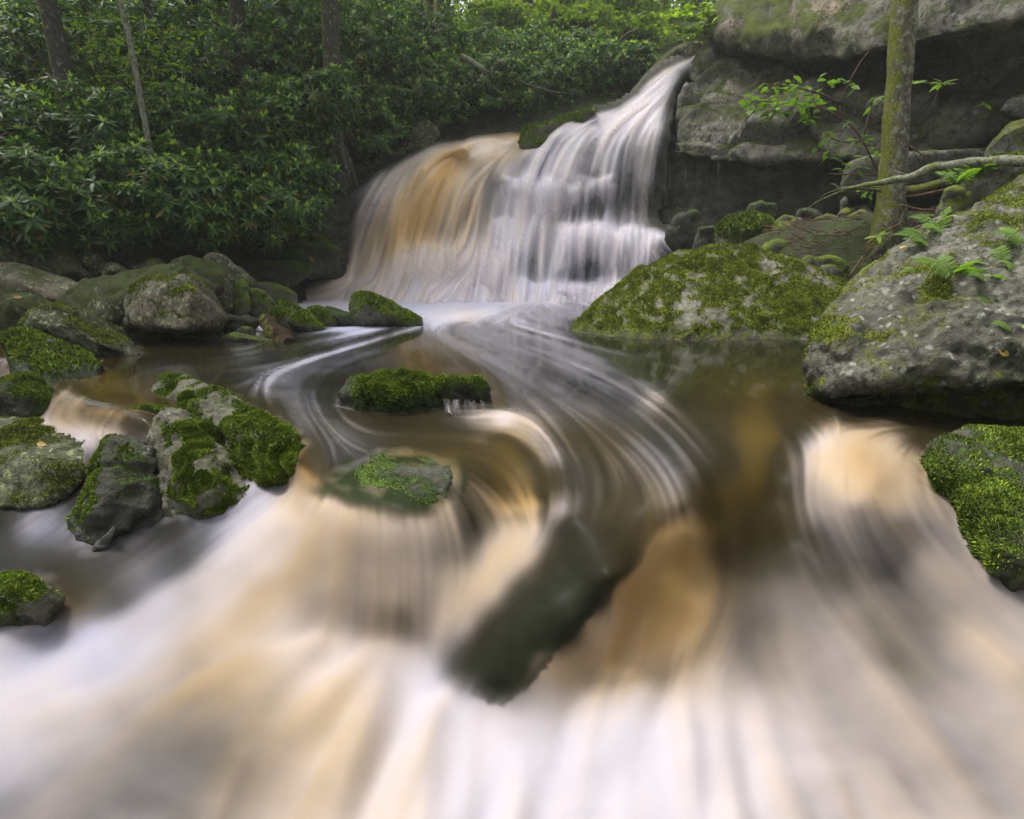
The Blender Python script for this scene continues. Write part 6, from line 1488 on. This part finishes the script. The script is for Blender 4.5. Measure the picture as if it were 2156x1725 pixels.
def sprig(label, zone, p, Yd, n=8, s=1.0, seed=0, name='rhododendron_sprig', lean=(0, -.3, 1.0)):
    c = P(*zp(zone, p), Yd)
    root = tag(empty(name, c), label, 'plant')
    r = random.Random(seed)
    me = leaf_mesh('rhodo', .15, .045, .25, 'rhodo')
    q = Vector(lean).to_track_quat('Z', 'Y')
    for k in range(n):
        e = q @ Euler((r.uniform(-.3, .3), -math.radians(r.uniform(-15, 40)), 2 * math.pi * k / n + r.uniform(-.3, .3)), 'XYZ').to_quaternion()
        o = bpy.data.objects.new('leaf', me); COL.objects.link(o); o.parent = root
        o.rotation_mode = 'QUATERNION'; o.rotation_quaternion = e
        sc = s * r.uniform(.7, 1.2); o.scale = (sc, sc, sc)
    a = -np.array(lean) * .3 * s + np.array((0, .12, 0))
    link('stem', np_mesh('stem', *tube([a, a * .4, (0, 0, 0)], [.006, .005, .004], 5)), M['twig'], root)
sprig('rhododendron sprig growing on the dark cliff right of the mossy trunk', 3, (1680, 490), 7.3, 11, 1.15, 1)
sprig('drooping rhododendron sprig hanging from the rock roof', 3, (1155, 50), 8.9, 9, 1.3, 2)
sprig('pale rhododendron sprig at the lower edge of the rock roof', 3, (1105, 290), 8.9, 9, 1.0, 3)
sprig('small sprig in the mossy notch near the right edge', 3, (1925, 610), 7.2, 8, .8, 4)
sprig('upright sprig with bright leaves below the mossy trunk', 3, (1305, 1380), 5.9, 8, .7, 5)
sprig('sprig beside the trunk half way up', 3, (1520, 490), 6.5, 6, .9, 6)
sprig('single low sprig on the dark left bank', 1, (1290, 1400), 7.1, 10, 1.0, 7)
sprig('lone low sprig right of the dry brown leaves', 1, (690, 1350), 6.6, 8, .9, 8)

def dry_cluster(label, zone, p, Yd, n, seed):
    c = P(*zp(zone, p), Yd)
    root = tag(empty('withered_leaves', c), label, 'plant')
    if 'dry' not in LEAFMESH:
        v, q, t = leaf_geo(.14, .035, .3, .6, 4); me = np_mesh('leaf', v, q, t); attr(me, 'var', np.zeros(len(v))); attr(me, 'young', np.zeros(len(v))); me.materials.append(M['dry']); LEAFMESH['dry'] = me
    r = random.Random(seed)
    for k in range(n):
        put_leaf(LEAFMESH['dry'], root, (r.uniform(-.08, .08), r.uniform(-.06, .06), r.uniform(-.04, .06)), r.uniform(0, 6.28), math.radians(r.uniform(-85, -50)), 0, r.uniform(.7, 1.2))
    link('stem', np_mesh('stem', *tube([(0, .1, .25), (0, .02, .1), (0, 0, .02)], [.005, .005, .004], 5)), M['twig'], root)
dry_cluster('withered orange brown leaves hanging at the bottom of the thicket, left', 1, (330, 1320), 6.4, 12, 1)
dry_cluster('few withered brown leaves hanging at the bottom of the thicket, right', 1, (530, 1370), 6.5, 6, 2)

# ferns
bpy.context.view_layer.update()
DG = bpy.context.evaluated_depsgraph_get()
def on_surface(x, y, Yd):
    e = Vector((0, 0, CAM_H)); d = (P(x, y, 1.0) - e).normalized()
    hit, loc, *_ = scene.ray_cast(DG, e + d * .4, d)
    return loc if hit and abs(loc.y - Yd) < .9 else P(x, y, Yd)
def frond_mesh(seed):
    r = random.Random(seed)
    n, L = 15, .24
    parts = []
    for k in range(n):
        t = (k + 1) / (n + 1)
        x, zz = L * t, .07 * math.sin(t * 2.2) - .05 * t * t
        w = .085 * (math.sin(math.pi * min(1, t * .8 + .25)) ** .8) * (1 - t) ** .35
        for s in (-1, 1):
            v, q, tt = leaf_geo(w, .019, .25, .1, 3)
            v = v @ rot(s * math.radians(68 - 22 * t), math.radians(r.uniform(-8, 8))).T + np.array((x, 0, zz))
            parts.append((v, q, tt))
    tt_ = np.linspace(0, 1, 9)
    parts.append(tube([(L * t, 0, .07 * math.sin(t * 2.2) - .05 * t * t - .001) for t in tt_], np.linspace(.0022, .0008, 9), 4, caps=False))
    V, Q, T = join_geo(parts)
    me = np_mesh('frond', V, Q, T); attr(me, 'var', np.full(len(V), r.random())); attr(me, 'young', np.full(len(V), .3)); me.materials.append(M['fern'])
    return me
FR = [frond_mesh(s) for s in range(3)]
def fern(label, zone, p, Yd, fronds, s=1.0):
    c = on_surface(*zp(zone, p), Yd)
    root = tag(empty('fern', c), label, 'fern')
    for k, (yaw, pitch, f) in enumerate(fronds):
        o = bpy.data.objects.new('frond', FR[k % 3]); COL.objects.link(o); o.parent = root
        o.rotation_euler = Euler((-.55 if True else 0, -math.radians(pitch), math.radians(yaw)), 'XYZ'); o.scale = (s * f * .68,) * 3
fern('bright fern with three spread fronds high on the huge boulder', 7, (1770, 255), 2.88, [(172, 12, 1.0), (80, 35, .7), (10, 5, 1.0), (-40, 0, .6)], 1.2)
fern('small yellow green fern right of the three frond fern on the huge boulder', 7, (1945, 275), 2.85, [(190, 0, .7), (60, 20, .6), (-30, -10, .6)], .9)
fern('fern with upright fronds near the top right of the huge boulder', 7, (2050, 195), 2.95, [(60, 30, .8), (100, 30, .6), (-120, -20, .8)], 1.0)
fern('fern on the crest of the huge boulder beside the litter', 7, (1640, 95), 3.55, [(170, 10, 1.0), (140, 30, .8), (200, 0, .7)], 1.1)
fern('fern upper on the crest of the huge boulder, right of the crest fern', 7, (1720, 25), 3.7, [(150, 20, .9), (40, 40, .9), (190, 0, .7)], 1.2)
fern('low fern in the middle of the huge boulder near the right edge', 7, (1980, 400), 2.6, [(170, 0, .8), (20, 5, .8), (100, 30, .5)], .8)
fern('little fern lowest on the huge boulder at the right edge', 7, (2090, 540), 2.4, [(170, 5, .7), (20, -10, .7)], .8)
fern('tiny fern left of the three frond fern on the huge boulder', 7, (1580, 245), 2.95, [(100, 10, .5), (-70, -20, .5)], .8)
fern('fern at the upper right edge of the huge boulder', 7, (2140, 95), 3.1, [(170, 15, .9), (110, 30, .8), (20, 10, .7)], 1.0)
for k, (x, y, yy) in enumerate([(1760, 1070, 5.3), (1850, 1040, 5.3), (1920, 1010, 5.2)]):
    fern(['dark fern under the lichen crusted branch, leftmost of three', 'dark fern under the lichen crusted branch, middle of three', 'dark fern under the lichen crusted branch, rightmost of three'][k], 3, (x, y), yy, [(a_, 25, 1.0) for a_ in (20, 80, 140, 200, -60)], 1.25)
fern('fern on the low rocks right of the trunk foot', 3, (1560, 1420), 4.9, [(170, 5, 1.0), (130, 20, .8), (30, 10, .8)], 1.0)

# bright sprays of young beech leaves
def spray(label, zone, p, Yd, w, n, mat='canopy', size=.8, tiers=5):
    c = P(*zp(zone, p), Yd)
    root = tag(empty('leafy_branch', c), label, 'branch')
    pos, geos = [], []
    for k in range(tiers):
        a = rng.uniform(-.5, .5) + (math.pi if k % 2 else 0)
        s0 = np.array((rng.normal() * .05, 0, (k - tiers / 2) * .09))
        e = s0 + np.array((math.cos(a) * w, math.sin(a) * w * .5, rng.uniform(-.08, .05)))
        geos.append(tube([s0, (s0 + e) / 2 + np.array((0, 0, .03)), e], [.005, .004, .002], 4, step=.08))
        t = rng.random(n // tiers)[:, None]
        pos.append(s0 + (e - s0) * t + rng.normal(size=(len(t), 3)) * np.array((.07, .10, .012)))
    geos.append(tube([(0, .1, -.4), (0, 0, 0), (.02, 0, tiers * .06)], [.008, .006, .004], 5, step=.08))
    pos = np.concatenate(pos)
    ax = rng.normal(size=(len(pos), 3)) * .2 + np.array((0, 0, 1.0))
    small = [(q_[0] * .5 * size,) + q_[1:] for q_ in LP]
    geo = scatter_geo(small, pos, axis_frames(ax, rng.uniform(0, 6.28, len(pos))), rng.uniform(.7, 1.3, len(pos)))
    link('twigs', np_mesh('twigs', *join_geo(geos)), M['bark_dark'], root)
    tag(link('leaves', foliage_mesh('leaves', geo, M[mat]), None, root), kind='stuff')
spray('layered spray of bright beech leaves in front of the thicket', 1, (860, 330), 7.6, .55, 420, tiers=7)
spray('yellow green leaf spray at the left end of the rock roof', 3, (275, 110), 11.0, .6, 500, tiers=6, size=1.3)
spray('pale leaf spray high in front of the mottled trunk', 1, (520, 190), 7.9, .5, 260, tiers=5)

# ------------------------------------------------------------------ thin threads of water and fallen leaves
def threads(name, zone, items, Y0, parent, org, rad=.006):
    geos, cov = [], []
    for (x, y0, y1, w) in items:
        a = np.array(P(*zp(zone, (x, y0)), Y0)) - np.array(org); e = np.array(P(*zp(zone, (x + rng.normal() * 2, y1)), Y0)) - np.array(org)
        g = tube([a, (a * .6 + e * .4), e], [rad * w * .6, rad * w, rad * w * .7], 5, step=.08)
        geos.append(g); cov.append(np.full(len(g[0]), .06 * w) * rng.uniform(.4, 1.0, len(g[0])))
    V, Q, T = join_geo(geos)
    me = np_mesh(name, V, Q, T)
    attr(me, 'foam', np.ones(len(V))); attr(me, 'cover', np.concatenate(cov)); attr(me, 'foam_colour', np.tile((.75, .78, .78), (len(V), 1))); attr(me, 'clear_colour', np.tile((.1, .1, .1), (len(V), 1)))
    return link(name, me, M['veil'], parent)
threads('water_drips', 3, [(rng.uniform(20, 400), 945 + rng.uniform(-5, 10), rng.uniform(1040, 1240), rng.uniform(.5, 1.6)) for k in range(12)] + [(370, 945, 1210, 1.5), (60, 940, 1200, 1.5)], 9.75, falls, fall_org, .006)
sc_org = tuple(P(*zp(6, (930, 670)), 2.5))
cas = tag(empty('small_cascade', sc_org), 'threads of water spilling off the low mossy rock in the pool', 'cascade')
scp = [zp(6, q_) for q_ in [(795, 575), (900, 585), (1035, 590), (1090, 672), (960, 682), (835, 684)]]
veil('water_veil', cas, M['veil'], scp, [zp(6, q_) for q_ in [(795, 575, 2.50), (1040, 590, 2.50), (1090, 680, 2.47), (835, 684, 2.46)]], {zp(6, (0, 590))[1]: [(zp(6, (800, 0))[0], .15, 0), (zp(6, (1040, 0))[0], .15, 0)], zp(6, (0, 670))[1]: [(zp(6, (830, 0))[0], .25, 0), (zp(6, (1080, 0))[0], .25, 0)]}, [[zp(6, (810, 560)), zp(6, (840, 690))], [zp(6, (920, 570)), zp(6, (940, 690))], [zp(6, (1030, 580)), zp(6, (1085, 690))]], 0, 77, gain=1.0, soft=5, step=1.0, sigma=20, org=sc_org, streak=2.0)
if 'fl' not in LEAFMESH:
    v, q, t = leaf_geo(.055, .03, .1, .3, 4); me = np_mesh('fallen_leaf', v, q, t); attr(me, 'var', np.zeros(len(v))); attr(me, 'young', np.ones(len(v)))
    mm, nt, b = new_mat('fallen_leaf'); b.inputs['Base Color'].default_value = (.34, .22, .05, 1); b.inputs['Roughness'].default_value = .6
    me.materials.append(mm); LEAFMESH['fl'] = me
bpy.context.view_layer.update()
dg = bpy.context.evaluated_depsgraph_get()
for k, (zn, pt, lab) in enumerate([(4, (222, 1283), 'small yellow leaf lying on the flat topped olive boulder'), (7, (1500, 130), 'pale green leaf standing on top of the dome shaped boulder'), (7, (2070, 680), 'yellow leaf on the huge boulder near the right edge'), (1, (1430, 1540), 'yellow leaf on the dark shelf left of the falls'), (1, (1815, 1495), 'orange leaf on the lower moss ledge left of the falls'), (4, (80, 425), 'orange fallen leaf on the long pinkish slab')]):
    x, y = zp(zn, pt)
    d = (P(x, y, 1.0) - Vector((0, 0, CAM_H))).normalized()
    hit, loc, nor, *_ = scene.ray_cast(dg, Vector((0, 0, CAM_H)), d)
    if hit:
        o = bpy.data.objects.new('fallen_leaf', LEAFMESH['fl']); COL.objects.link(o); tag(o, lab, 'leaf')
        o.location = loc + nor * .008; o.rotation_euler = (nor.to_track_quat('Z', 'Y') @ Euler((.2, .1, k * 1.3), 'XYZ').to_quaternion()).to_euler()
        s_ = max(.8, loc.y * .22); o.scale = (s_,) * 3

# froth caught where stones stand in the stream
from mathutils import kdtree
rv = []
for o in COL.objects:
    if o.type == 'MESH' and o.parent is None and o.get('category') in ('boulder', 'rock', 'rock ledge') and o.location.y < 7.5 and o.name != 'rock_staircase':
        c_ = np.empty(len(o.data.vertices) * 3, np.float32); o.data.vertices.foreach_get('co', c_)
        rv.append(c_.reshape(-1, 3)[::3] + np.array(o.location))
rv = np.concatenate(rv); rv = rv[(rv[:, 2] < .06) & (rv[:, 2] > -.6) & (rv[:, 1] < 7)]
kd = kdtree.KDTree(len(rv))
for i, c_ in enumerate(rv): kd.insert(c_, i)
kd.balance()
wv, wf = WATER
fa = wf.copy()
cell = set(map(tuple, np.floor(rv / .08).astype(int)[:, :2]))
cand = [i for i in np.where((wv[:, 1] < 7) & (wv[:, 1] > 1.2))[0] if (int(math.floor(wv[i, 0] / .08)), int(math.floor(wv[i, 1] / .08))) in cell]
nzf = fbm(wv[cand] * 9, 3)
for i, nf in zip(cand, nzf):
    co_, _, dist = kd.find(wv[i])
    if dist < .035:
        fa[i] = min(1.0, fa[i] + max(0.0, (.15 + .6 * nf)) * (1 - dist / .035))
stream.data.attributes['foam'].data.foreach_set('value', fa.astype(np.float32))

# ------------------------------------------------------------------ damp air under the trees
bm = bmesh.new(); bmesh.ops.create_cube(bm, size=1.0)
me = bpy.data.meshes.new('haze'); bm.to_mesh(me); bm.free()
hz = link('haze', me); hz.scale = (124, 108, 34); hz.location = (0, 11, 12)
mt = bpy.data.materials.new('haze'); mt.use_nodes = True
nt = mt.node_tree; nt.nodes.remove(nt.nodes['Principled BSDF'])
pv = nt.nodes.new('ShaderNodeVolumePrincipled')
pv.inputs['Color'].default_value = (.93, .96, .90, 1); pv.inputs['Density'].default_value = .0028; pv.inputs['Anisotropy'].default_value = .3
nt.links.new(pv.outputs[0], nt.nodes['Material Output'].inputs['Volume'])
me.materials.append(mt); tag(hz, kind='stuff')
